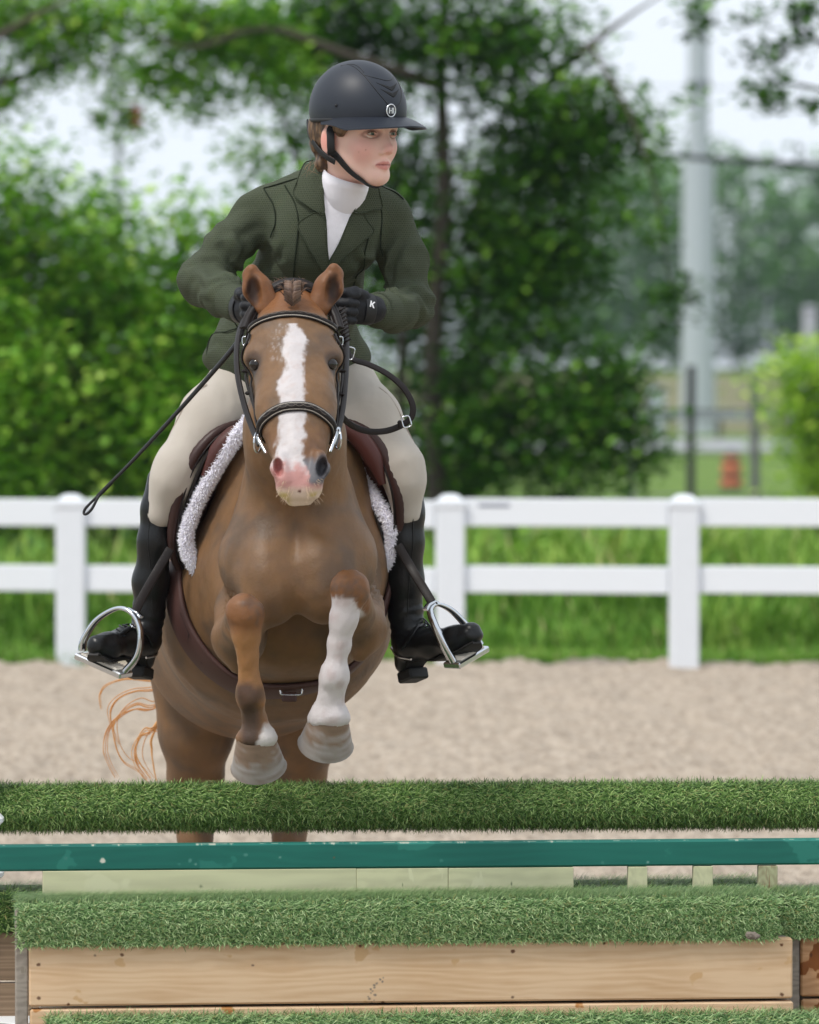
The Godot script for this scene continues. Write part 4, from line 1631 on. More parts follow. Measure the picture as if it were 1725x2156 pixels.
func horse() -> void:
	horse_shape()
	var at := Vector3(Q(560, 1300, 0).x, 0, -.2)
	horse_node = thing("horse", "chestnut pony with a white blaze leaping over the turf jump", "horse", at)
	hit_lip = hit(head_sdf, 631, 1035)
	var hide := vmat(.52, .42)
	tri_bump(hide, noise_tex(.05, 256, 3.0, null, 5, 5), 9.0, .35)
	hide.albedo_texture = noise_tex(.16, 512, 0, ramp([[0.0, srgb(196, 192, 190)], [.5, srgb(232, 230, 228)], [1.0, srgb(255, 255, 255)]]), 4, 6)
	var ear_sdf := []
	var meshes := [nets(body_sdf, .0075)]
	var ml := Q(499, 1272, .42)
	var mr := Q(790, 1225, .36)
	var ridge := func(p: Vector3, n: Vector3) -> float:
		if p.z < -.1:
			return 0.0
		# folded skin above the forearms, the furrow between the breast muscles, veins
		var h := fold(p, ml, Vector3(.35, 1, 0).normalized(), .013, .06) * .0042 + fold(p, mr, Vector3(-.35, 1, 0).normalized(), .013, .065) * .0042
		var fx: float = p.x - Q(622, 1180, .5).x
		if p.y > 1.0 and p.y < 1.3:
			h -= .012 * exp(-fx * fx / .00022) * smooth(1.02, 1.1, p.y) * smooth(1.3, 1.2, p.y)
		h += noise.get_noise_3dv(p * .9) * .004
		# bone and tendon relief on the lower legs
		h += noise.get_noise_3dv(p * Vector3(4, 1.6, 4)) * .0028 * smooth(.55, .60, p.z)
		return h
	part(horse_node, "body", body_join(meshes, ridge), hide)
	# ears
	for e in [[-1, 570, 654, 541, 606, 530, 566, 536, 612, 530], [1, 666, 652, 693, 604, 704, 564, 699, 610, 704]]:
		var s := Sdf.new()
		var out: float = e[0]
		var fn := Vector3(-out * .25, -.1, 1).normalized()
		s.flat_cone(Q(e[1], e[2], .775), R(26, .78), Q(e[3], e[4], .765), R(29, .77), fn, 1.15, .012)
		s.flat_cone(Q(e[3], e[4], .765), R(29, .77), Q(e[5], e[6] + 13, .76), R(18, .76), fn, 1.15, .012)
		s.cone(Q(e[5], e[6] + 12, .76), R(16, .76), Q(e[5] - out * 1, e[6], .768), R(9, .76), .012)
		var bs := Basis(Vector3(0, 0, 1), -out * .22)
		ball(s, e[7] + out * 3, e[8] - 4, .798, 17, 40, 24, .008, bs, true)
		ball(s, e[7] + out * 8, e[8] + 18, .80, 15, 26, 22, .008, bs, true)
		var inner := Q(e[7] + out * 4, e[8], .79)
		var pnt := func(p: Vector3, n: Vector3) -> Color:
			var base := lin(128, 84, 50) * (1.0 + noise2.get_noise_3dv(p) * .2)
			var d := ((p - inner) * Vector3(1.9, .75, 1.0)).length()
			return base.lerp(lin(52, 31, 21), smooth(.038, .018, d + noise2.get_noise_3dv(p) * .004))
		part(horse_node, "ear", to_mesh([nets(s, .003)], pnt), hide)
	# eyes
	var eye_m := mat(srgb(24, 15, 11), .07, 0.0, .5)
	for e in eye_at:
		var g := Geo.new()
		g.sphere(e, Vector3(.0185, .0165, .0180), 14, 20)
		part(horse_node, "eye", g.mesh(), eye_m)
	# hooves
	var horn := vmat(.55, .4)
	tri_bump(horn, noise_tex(.03, 256, 4.0, null, 4, 9), 14.0, .4)
	hoof(horse_node, Q(538, 1549, .598), Q(545, 1614, .545), R(39, .6), R(58, .55), horn, true)
	hoof(horse_node, Q(694, 1507, .608), Q(686, 1567, .555), R(39, .6), R(58, .56), horn, true)
	for h in [[412, 2004], [605, 2004]]:
		var c := Q(h[0], h[1], -.74)
		hoof(horse_node, Vector3(c.x, .052, c.z), Vector3(c.x, .001, c.z + .028), .044, .055, horn, false)
	mane_and_tail(horse_node)

func body_join(meshes: Array, ridge: Callable) -> ArrayMesh:
	# trunk and legs, then the head on its finer grid, in one mesh
	var head := nets(head_sdf, .0034)
	var paint := func(p: Vector3, n: Vector3) -> Color:
		return head_paint(p, n) if p.z > .62 and p.y > 1.13 else body_paint(p, n)
	var move := func(p: Vector3, n: Vector3) -> float:
		if p.z > .62 and p.y > 1.13:
			return noise.get_noise_3dv(p * 2.0) * .0022
		return ridge.call(p, n)
	meshes.append(head)
	return to_mesh(meshes, paint, move)

func hoof(parent: Node, top: Vector3, sole: Vector3, r0: float, r1: float, m: Material, bent: bool) -> void:
	var g := Geo.new()
	var axis := (sole - top).normalized()
	var fwd := Vector3(0, 0, 1) - axis * axis.z
	fwd = fwd.normalized()
	var side := axis.cross(fwd).normalized()
	var rows := 12
	var cols := 28
	var dirt := noise2
	for i in rows + 1:
		var t := float(i) / rows
		var r := lerpf(r0, r1, t) + sin(t * 40.0) * .00015 + (.002 if i == rows else 0.0)
		for j in cols + 1:
			var a := TAU * j / cols
			var d := side * cos(a) * r + fwd * sin(a) * r * (1.0 if sin(a) > 0 else .8)
			var p := top.lerp(sole, t) + d - axis * (.006 * (1.0 - t) * absf(sin(a)))
			var k := dirt.get_noise_3d(p.x * .8, p.y * 2.5, p.z * .8)
			var ring := dirt.get_noise_3d(0.3, t * .35 + top.x, p.x * .15)
			var tone := lin(150, 142, 136).lerp(lin(132, 108, 88), .85 * smooth(.62, .48, t + k * .25)).lerp(lin(118, 98, 84), .6 * smooth(-.1, .5, ring + k * .3)).lerp(lin(166, 160, 158), .7 * smooth(.0, .5, -ring + k * .3))
			g.col = tone
			g.v(p, (d.normalized() - axis * .25).normalized())
	for i in rows:
		for j in cols:
			var a := i * (cols + 1) + j
			g.quad(a, a + 1, a + cols + 2, a + cols + 1)
	g.col = lin(96, 86, 80)
	var c := g.v(sole - axis * .006, axis)
	var first := g.vs.size()
	for j in cols + 1:
		g.v(g.vs[rows * (cols + 1) + j], axis)
	for j in cols:
		g.tri(c, first + j, first + j + 1)
	part(parent, "hoof", g.mesh(), m)

func mane_and_tail(h: Node) -> void:
	# plaited forelock: a folded braid between the ears
	var g := Geo.new()
	var c := Q(617, 616, .825)
	var dark := lin(64, 48, 40)
	var light := lin(122, 98, 82)
	for i in 9:
		var t := float(i) / 8.0
		for sgn in [-1.0, 1.0]:
			g.col = dark.lerp(light, rng.randf_range(.1, .9))
			var p := c + Vector3(sgn * .007, .016 - t * .038, .030 + .012 * sin(t * PI))
			var a := p + Vector3(sgn * .009, .007, -.006)
			var b := p + Vector3(-sgn * .007, -.006, .002)
			tube(g, [a, p + Vector3(0, .003, .003), b], [.003, .0058, .003], 4, 7)
	for i in 90:
		g.col = dark.lerp(light, rng.randf())
		var a := c + Vector3(rng.randf_range(-.02, .02), rng.randf_range(-.01, .012), rng.randf_range(-.02, .02))
		var b := a + Vector3(rng.randf_range(-.022, .022), rng.randf_range(.004, .022), rng.randf_range(-.01, .02))
		tube(g, [a, (a + b) * .5 + Vector3(0, .006, .004), b], [.0011, .0009, .0003], 3, 4)
	part(h, "forelock_braid", g.mesh(), vmat(.5, .4))
	# plaits along the crest, seen past the crownpiece
	g = Geo.new()
	for i in 5:
		var p := Q(608 - i * 2, 612 + i * 6, .72 - i * .05)
		g.col = dark.lerp(light, .2 + .1 * i)
		g.sphere(p + Vector3(0, .004, 0), Vector3(.022, .018, .016), 8, 12)
		for j in 40:
			g.col = dark.lerp(light, rng.randf())
			var a := p + Vector3(rng.randf_range(-.03, .03), .01, rng.randf_range(-.015, .02))
			var b := a + Vector3(rng.randf_range(-.018, .018), rng.randf_range(.004, .022), rng.randf_range(-.01, .02))
			tube(g, [a, (a + b) * .5 + Vector3(0, .005, .003), b], [.0014, .001, .0003], 3, 4)
	part(h, "mane_braids", g.mesh(), vmat(.5, .4))
	# whiskers on the muzzle
	g = Geo.new()
	g.col = lin(200, 176, 150)
	for i in 70:
		var sd := -1.0 if i % 2 == 0 else 1.0
		var p := hit(head_sdf, 631 + sd * rng.randf_range(12, 46), rng.randf_range(1008, 1060))
		var n := head_sdf.grad(p)
		var b := p + (n + Vector3(sd * .4, -.7, .0)).normalized() * rng.randf_range(.006, .016)
		tube(g, [p, (p + b) * .5 + n * .002, b], [.0004, .0003, .0001], 2, 4)
	part(h, "whiskers", g.mesh(), vmat(.5)).set_meta("kind", "stuff")
	# tail: a few loose hairs swung out to the side in curls
	g = Geo.new()
	var dock := [395.0, 1420.0]
	for w in [[[330, 1432], [270, 1428], [225, 1440], [210, 1462], [213, 1492]],
		[[325, 1492], [280, 1495], [248, 1512], [225, 1540], [218, 1580], [228, 1610], [243, 1640]],
		[[328, 1485], [290, 1482], [258, 1500], [240, 1530], [246, 1575], [262, 1605], [290, 1622], [312, 1645]],
		[[330, 1525], [305, 1535], [290, 1560], [288, 1590], [300, 1615], [318, 1640]],
		[[328, 1530], [300, 1548], [285, 1580], [292, 1612], [310, 1640]],
		[[330, 1450], [285, 1455], [250, 1470], [233, 1495], [236, 1525], [250, 1565]],
		[[326, 1540], [320, 1580], [324, 1615], [330, 1645]]]:
		for copy in 4:
			g.col = lin(198, 128, 62).lerp(lin(226, 168, 102), rng.randf())
			var pts := [Q(dock[0] + rng.randf_range(-8, 8), dock[1] + rng.randf_range(-10, 10), -.95)]
			var off := Vector2(rng.randfn(), rng.randfn()) * (1.5 if copy < 3 else 7.0)
			for q in w:
				pts.append(Q(q[0] + off.x + rng.randf_range(-1, 1), q[1] + off.y + rng.randf_range(-1, 1), -.93))
			tube(g, pts, [.0012, .0012, .0011, .0009, .0004], 7, 4)
	part(h, "tail", g.mesh(), vmat(.45))

# ---------------------------------------------------------------- the rider
var jacket_sdf := Sdf.new()
var leg_sdf := Sdf.new()
var boot_sdfs := []
var face_sdf := Sdf.new()
var head_x: Transform3D
var person: Node3D

func H(x: float, y: float, z: float) -> Vector3:
	return head_x * Vector3(x, y, z)

# knitted mesh cloth: rows of small dimples
func knit_image(n: int, base: Color, hole: Color) -> Image:
	var im := Image.create(n, n, false, Image.FORMAT_RGB8)
	for y in n:
		for x in n:
			var cy := float(y) / n * 8.0
			var row := floori(cy)
			var cx := float(x) / n * 8.0 + (.5 if row % 2 == 1 else 0.0)
			var d := Vector2((cx - floorf(cx) - .5) * 1.0, (cy - row - .5) * 1.35).length()
			im.set_pixel(x, y, base.lerp(hole, smooth(.42, .2, d)))
	return im

func rider() -> void:
	var at := Vector3(Q(620, 800, 0).x, 0, 0)
	person = thing("person", "rider in green jacket, navy helmet and beige breeches astride the pony", "person", at)
	var yaw := deg_to_rad(43)
	var hb := Basis(Vector3(cos(yaw), 0, -sin(yaw)), Vector3.UP, Vector3(sin(yaw), 0, cos(yaw)))
	hb = hb * Basis(Vector3.FORWARD, -.03)
	head_x = Transform3D(hb, Q(751, 285, .44))
	face_and_body()
	helmet()
	jacket()
	breeches_and_boots()
	gloves()

func face_and_body() -> void:
	var s := face_sdf
	s.ell(H(0, .035, -.02), Vector3(.076, .085, .095), .02, head_x.basis)
	s.ell(H(0, -.022, .030), Vector3(.053, .078, .063), .03, head_x.basis)
	for x in [-1.0, 1.0]:
		s.cone(H(x * .042, -.036, .000), .017, H(x * .011, -.088, .060), .014, .028)
		s.ell(H(x * .031, -.028, .060), Vector3(.021, .023, .022), .025, head_x.basis)
		s.cone(H(x * .044, .018, .066), .013, H(x * .010, .020, .086), .012, .02)
		s.cone(H(x * .0115, -.038, .094), .0068, H(x * .010, -.036, .090), .0068, .006)
		s.ell(H(x * .077, -.012, -.012), Vector3(.008, .030, .018), .006, head_x.basis)
	s.ell(H(0, -.092, .066), Vector3(.021, .015, .019), .02, head_x.basis)
	s.cone(H(0, .004, .084), .0075, H(0, -.032, .1045), .0098, .014)
	for x in [-1.0, 1.0]:
		s.ell(H(x * .0315, .0005, .093), Vector3(.0165, .0085, .0125), .010, head_x.basis, true)
		s.cone(H(x * .021, -.0655, .078), .0045, H(x * .004, -.0605, .0885), .0060, .005)
		s.cone(H(x * .018, -.0685, .078), .0050, H(0, -.0735, .0865), .0072, .005)
		s.ell(H(x * .0065, -.043, .1035), Vector3(.0038, .0022, .005), .003, head_x.basis, true)
	s.ell(H(0, -.0668, .096), Vector3(.020, .0009, .0105), .002, head_x.basis, true)
	s.cone(H(0, -.05, -.025), .047, Q(724, 395, .385), R(37, .38), .03)
	s.cone(Q(724, 395, .385), R(37, .38), Q(712, 446, .345), R(34, .36), .03)
	# the body under the clothes, on a coarser grid
	var b := Sdf.new()
	add_chain(b, [[712, 430, .355, 40], [676, 510, .26, 78], [640, 610, .13, 80], [606, 730, -.01, 100]], .05)
	add_chain(b, [[676, 460, .28, 40], [535, 455, .27, 30], [427, 592, .30, 27], [512, 646, .50, 20]], .03)
	add_chain(b, [[700, 460, .28, 40], [820, 466, .27, 30], [864, 642, .28, 28], [782, 651, .50, 20]], .03)
	add_chain(b, [[590, 770, -.06, 80], [520, 805, -.02, 66], [450, 884, .08, 54], [364, 1004, .145, 27], [334, 1080, .125, 22], [316, 1225, .10, 20], [308, 1350, .09, 18]], .03)
	add_chain(b, [[640, 770, -.06, 80], [700, 805, -.02, 66], [774, 884, .08, 56], [852, 1004, .145, 26], [856, 1080, .125, 22], [853, 1225, .10, 20], [858, 1350, .09, 18]], .03)
	var skin := vmat(.48, .4)
	skin.subsurf_scatter_enabled = true
	skin.subsurf_scatter_strength = .12
	tri_bump(skin, noise_tex(.08, 256, 2.0, null, 4, 51), 20.0, .12)
	var inv := head_x.affine_inverse()
	var cheek := [Vector3(-.042, -.035, .065), Vector3(.042, -.035, .065)]
	var moles := [hit(s, 756, 320), hit(s, 771, 315)]
	var paint := func(p: Vector3, _n: Vector3) -> Color:
		var q := inv * p
		var c := lin(232, 192, 178)
		if q.length() < .2:
			for k in cheek:
				c = c.lerp(lin(222, 152, 144), .5 * smooth(.045, .008, (q - k).length() + noise.get_noise_3dv(p * 4.0) * .006))
			c = c.lerp(lin(224, 150, 140), .45 * smooth(.022, .008, (q - Vector3(0, -.036, .106)).length()))
			# lips
			var lip := absf(q.x) / .023
			if lip < 1.0 and q.z > .07:
				var up := -.0580 - .002 * smooth(.3, .0, lip) - .008 * lip * lip
				var lo := -.0785 + .010 * lip * lip
				var k := smooth(up + .0015, up - .0015, q.y) * smooth(lo - .0015, lo + .0015, q.y)
				c = c.lerp(lin(200, 122, 116), .75 * k)
				c = c.lerp(lin(120, 58, 56), .8 * smooth(.0022, .0006, absf(q.y + .0668)) * smooth(1.0, .85, lip))
			# lashes and brows
			for sd in [-1.0, 1.0]:
				var e := q - Vector3(sd * .0315, 0, .086)
				var ring := Vector2(e.x / .0165, e.y / .0085).length()
				c = c.lerp(lin(120, 74, 66), .6 * smooth(.35, .0, absf(ring - 1.05)) * float(e.z > -.03))
				c = c.lerp(lin(110, 82, 64), .7 * smooth(.005, .001, absf(q.y - .020 + (e.x * sd) * .12)) * float(absf(e.x) < .018) * float(q.z > .05))
			if absf(q.x) > .066 and q.y < .03:
				c = c.lerp(lin(214, 128, 116), .6 * smooth(.035, .01, (q - Vector3(signf(q.x) * .08, -.012, -.01)).length()))
			for m in moles:
				c = c.lerp(lin(160, 106, 92), .8 * smooth(.0018, .0008, (p - m).length()))
		return c
	part(person, "body", to_mesh([nets(s, .0028), nets(b, .014)], paint), skin)
	# eyes with iris and pupil
	for x in [-1.0, 1.0]:
		var c := H(x * .0305, .0005, .0725)
		var gaze := (head_x.basis * Vector3(.10, -.06, 1)).normalized()
		var g := Geo.new()
		g.sphere(c, Vector3.ONE * .0125, 40, 48, Basis(Quaternion(Vector3.UP, gaze)))
		for i in g.vs.size():
			var a := (g.vs[i] - c).normalized().angle_to(gaze)
			g.cs[i] = lin(10, 9, 9) if a < .19 else (lin(104, 122, 108).lerp(lin(50, 60, 54), smooth(.38, .5, a)) if a < .5 else lin(222, 214, 208))
		part(person, "eye", g.mesh(), vmat(.1, .5))
		# lids close round the eye
		var lid := Geo.new()
		lid.col = lin(214, 168, 152)
		for up in [1.0, -1.0]:
			var pts := []
			for i in 7:
				var a := PI * i / 6.0
				pts.append(c + head_x.basis * Vector3(cos(a) * .0128, up * sin(a) * (.0052 if up > 0 else .0048), .0065 + .0065 * sin(a)))
			tube(lid, pts, [.0009, .0017, .0019, .0017, .0009], 4, 8)
		part(person, "eyelid", lid.mesh(), vmat(.5))
		lid = Geo.new()
		lid.col = lin(84, 58, 48)
		var lash := []
		for i in 9:
			var a := PI * (i + .3) / 8.6
			lash.append(c + head_x.basis * Vector3(cos(a) * .0128, sin(a) * .0046, .0090 + .0064 * sin(a)))
		tube(lid, lash, [.0004, .0009, .0009, .0004], 3, 6)
		part(person, "eyelashes", lid.mesh(), vmat(.6))
	# hair tucked under the helmet
	var h := Sdf.new()
	for x in [-1.0, 1.0]:
		h.ell(H(x * .067, .022, .022), Vector3(.013, .026, .022), .01, head_x.basis)
		h.ell(H(x * .066, .014, -.045), Vector3(.016, .045, .036), .02, head_x.basis)
	h.ell(H(0, -.012, -.085), Vector3(.055, .045, .032), .02, head_x.basis)
	h.ell(H(-.02, -.06, -.075), Vector3(.032, .022, .02), .015, head_x.basis)
	var hair_paint := func(p: Vector3, _n: Vector3) -> Color:
		return lin(66, 48, 36).lerp(lin(124, 96, 70), smooth(-.3, .5, noise2.get_noise_3dv(p * Vector3(2, .5, 2))))
	var hm := vmat(.5, .5)
	part(person, "hair", to_mesh([nets(h, .003)], hair_paint, func(p: Vector3, _n: Vector3) -> float: return noise2.get_noise_3dv(p * Vector3(2, .4, 2)) * .002), hm)
	var wisps := Geo.new()
	for i in 10:
		wisps.col = lin(110, 86, 64).lerp(lin(150, 124, 96), rng.randf())
		var a := H(-.045 + rng.randf_range(-.02, .02), -.055, -.075 + rng.randf_range(-.015, .015))
		tube(wisps, [a, a + Vector3(rng.randf_range(-.018, .004), -.015, .01), a + Vector3(rng.randf_range(-.022, .01), rng.randf_range(-.035, -.018), .01)], [.0005, .0004, .0002], 3, 4)
	part(person, "hair", wisps.mesh(), hm)

func helmet() -> void:
	var shell := mat(srgb(36, 41, 51), .48, 0, .45)
	tri_bump(shell, noise_tex(.1, 128, 1.5, null, 3, 8), 30.0, .12)
	var black := mat(srgb(22, 23, 27), .6)
	var node := Node3D.new()
	node.name = "helmet"
	person.add_child(node)
	var c := Vector3(0, .056, .006)
	var r := Vector3(.097, .108, .118)
	var tilt := Basis(Vector3.RIGHT, .12)
	var edge := func(ph: float) -> float:
		# how far down the shell reaches: lower at the nape
		return 1.79 - .10 * maxf(0.0, -sin(ph)) * -1.0 - .10 * maxf(0.0, sin(ph))
	var at := func(th: float, ph: float, k: float) -> Vector3:
		var d := Vector3(sin(th) * cos(ph), cos(th), sin(th) * sin(ph))
		return head_x * (c + tilt * (d * r * k))
	var nrm := func(th: float, ph: float) -> Vector3:
		var d := Vector3(sin(th) * cos(ph), cos(th), sin(th) * sin(ph))
		return (head_x.basis * (tilt * (d / r))).normalized()
	var g := Geo.new()
	var cols := 72
	var rows := 30
	for layer in [1.0, .93]:
		var base := g.vs.size()
		for i in rows + 1:
			for j in cols + 1:
				var ph := TAU * j / cols
				var th: float = edge.call(ph) * i / rows
				g.v(at.call(th, ph, layer), nrm.call(th, ph) * (1.0 if layer == 1.0 else -1.0))
		for i in rows:
			for j in cols:
				var a := base + i * (cols + 1) + j
				g.quad(a, a + 1, a + cols + 2, a + cols + 1)
	var sh := part(node, "shell", g.mesh(), shell)
	# rolled rim
	g = Geo.new()
	var rim := []
	for j in 36:
		var ph := TAU * j / 36
		rim.append(at.call(edge.call(ph), ph, .975))
	tube(g, rim, .0052, 3, 8, true)
	part(sh, "rim", g.mesh(), black)
	# brim
	g = Geo.new()
	var n := 60
	var ring := []
	for side in [1.0, -1.0]:
		var base := g.vs.size()
		for j in n + 1:
			var t := float(j) / n
			var ph := lerpf(-.12, PI + .12, t)
			var w := smooth(0.0, .35, minf(t, 1.0 - t)) * (.018 + .038 * pow(maxf(0.0, sin(ph)), 2.0)) + .001
			var p0: Vector3 = at.call(edge.call(ph) - .035, ph, .995)
			var q: Vector3 = nrm.call(1.57, ph)
			for i in 7:
				var k := float(i) / 6.0
				var p := p0 + q * (w * k + .0005) + Vector3(0, -.011 * k * k - .002 * k - .014 * k * pow(absf(cos(ph)), 1.3) * smooth(.0, .02, w), 0)
				g.v(p + Vector3(0, side * (.0022 * (1.0 - .5 * k * k) * smooth(.0, .014, w) + .0004), 0), (Vector3(0, side, 0) + q * .25 * side).normalized())
		for j in n:
			for i in 6:
				var a := base + j * 7 + i
				g.quad(a, a + 1, a + 8, a + 7)
		if side < 0:
			for j in n:
				var a := j * 7 + 6
				var b := base + j * 7 + 6
				g.flat_quad(g.vs[a], g.vs[a + 7], g.vs[b + 7], g.vs[b], g.vs[a] - head_x.origin)
	part(node, "brim", g.mesh(), shell)
	# front panel outline, seams and two vent slots
	g = Geo.new()
	var line := func(pts: Array, rad: float) -> void:
		var p := []
		for q in pts:
			p.append(at.call(q[1], q[0], 1.0))
		tube(g, p, rad, 6, 6)
	# (direction round the head from its side, angle down from the crown)
	line.call([[3.1, .42], [2.62, .52], [2.32, .72], [2.10, .98], [1.92, 1.20], [1.74, 1.38], [1.57, 1.43], [1.40, 1.38], [1.22, 1.20], [1.04, .98], [.82, .72], [.52, .52], [.04, .42]], .0013)
	line.call([[2.30, .74], [1.95, .80], [1.57, .86], [1.19, .80], [.84, .74]], .0011)
	line.call([[3.35, .52], [2.85, .40], [2.45, .50], [2.28, .66]], .0011)
	part(sh, "seam_line", g.mesh(), mat(srgb(20, 22, 28), .5))
	for k in 2:
		g = Geo.new()
		var th0 := .94 + k * .14
		var wd := .40 - k * .07
		var pts := PackedVector3Array()
		var ups := PackedVector3Array()
		var sc := []
		for i in 25:
			var t := float(i) / 24.0 * 2.0 - 1.0
			var ph := 1.57 + wd * t
			var th := th0 + .13 * (1.0 - absf(t)) - .02
			pts.append(at.call(th, ph, .999))
			ups.append(nrm.call(th, ph))
			sc.append(Vector2(maxf(.05, 1.0 - absf(t)), 1.0))
		g.sweep(pts, ups, PackedVector2Array([Vector2(-.0052, 0), Vector2(-.003, .0008), Vector2(.003, .0008), Vector2(.0052, 0), Vector2(0, -.002)]), sc)
		part(sh, "vent", g.mesh(), mat(srgb(12, 13, 17), .7))
	# rivet on the side
	var rv := helmet_hit(708, 222)
	g = Geo.new()
	g.sphere(rv, Vector3.ONE * .0032)
	part(sh, "rivet", g.mesh(), black)
	# round badge with two upright bars
	var bp := helmet_hit(823, 233)
	var inv := tilt.inverse() * head_x.basis.inverse()
	var bn := (head_x.basis * (tilt * ((tilt.inverse() * (head_x.affine_inverse() * bp - c)) / (r * r)))).normalized()
	var bx := Vector3.UP.cross(bn).normalized()
	var by := bn.cross(bx)
	var bt := Transform3D(Basis(bx, by, bn), bp)
	g = Geo.new()
	var circ := []
	for i in 24:
		circ.append(bt * Vector3(cos(TAU * i / 24) * .0115, sin(TAU * i / 24) * .0135, .0012))
	tube(g, circ, .0017, 2, 8, true)
	var badge := part(node, "badge", g.mesh(), mat(srgb(214, 216, 220), .25, .8))
	g = Geo.new()
	g.sphere(bt * Vector3(0, 0, 0), Vector3(.0115, .0135, .0018), 10, 24, bt.basis)
	part(badge, "disc", g.mesh(), mat(srgb(34, 38, 48), .3))
	for bar in [[-.0048, .0028, .0128], [.0022, .0022, .0128], [.0056, .0022, .0128], [-.0012, .004, .0022]]:
		g = Geo.new()
		g.box(Transform3D(bt.basis, bt * Vector3(bar[0], 0, .0022)), Vector3(bar[1], bar[2], .0016), .0004)
		part(badge, "emblem_bar", g.mesh(), mat(srgb(226, 228, 232), .3, .5))
	# harness: side strap, rear strap, chin strap
	g = Geo.new()
	var side := []
	for q in [[-.084, .020, .010], [-.082, -.010, .006], [-.078, -.038, .004], [-.070, -.062, .014], [-.052, -.090, .030], [-.030, -.108, .046], [-.004, -.112, .054], [.028, -.106, .044], [.056, -.080, .022], [.078, -.036, .004], [.084, .020, .008]]:
		side.append(H(q[0], q[1], q[2]))
	strap_on(g, face_sdf, side, strap_prof(.017, .0028), .0015, 6)
	part(node, "chin_strap", g.mesh(), black)
	g = Geo.new()
	var rear := []
	for q in [[-.050, .034, -.100], [-.066, .004, -.076], [-.076, -.026, -.040], [-.077, -.046, -.010], [-.071, -.058, .010]]:
		rear.append(H(q[0] * 1.04, q[1], q[2]))
	var rp := smooth_path(rear, 6)
	var ru := PackedVector3Array()
	for p in rp:
		ru.append((p - H(0, 0, -.03)).normalized())
	g.sweep(rp, ru, strap_prof(.014, .003))
	part(node, "rear_strap", g.mesh(), black)
func helmet_hit(u: float, v: float) -> Vector3:
	var s := Sdf.new()
	s.ell(head_x * Vector3(0, .056, .006), Vector3(.097, .108, .118), .001, head_x.basis * Basis(Vector3.RIGHT, .12))
	return hit(s, u, v)

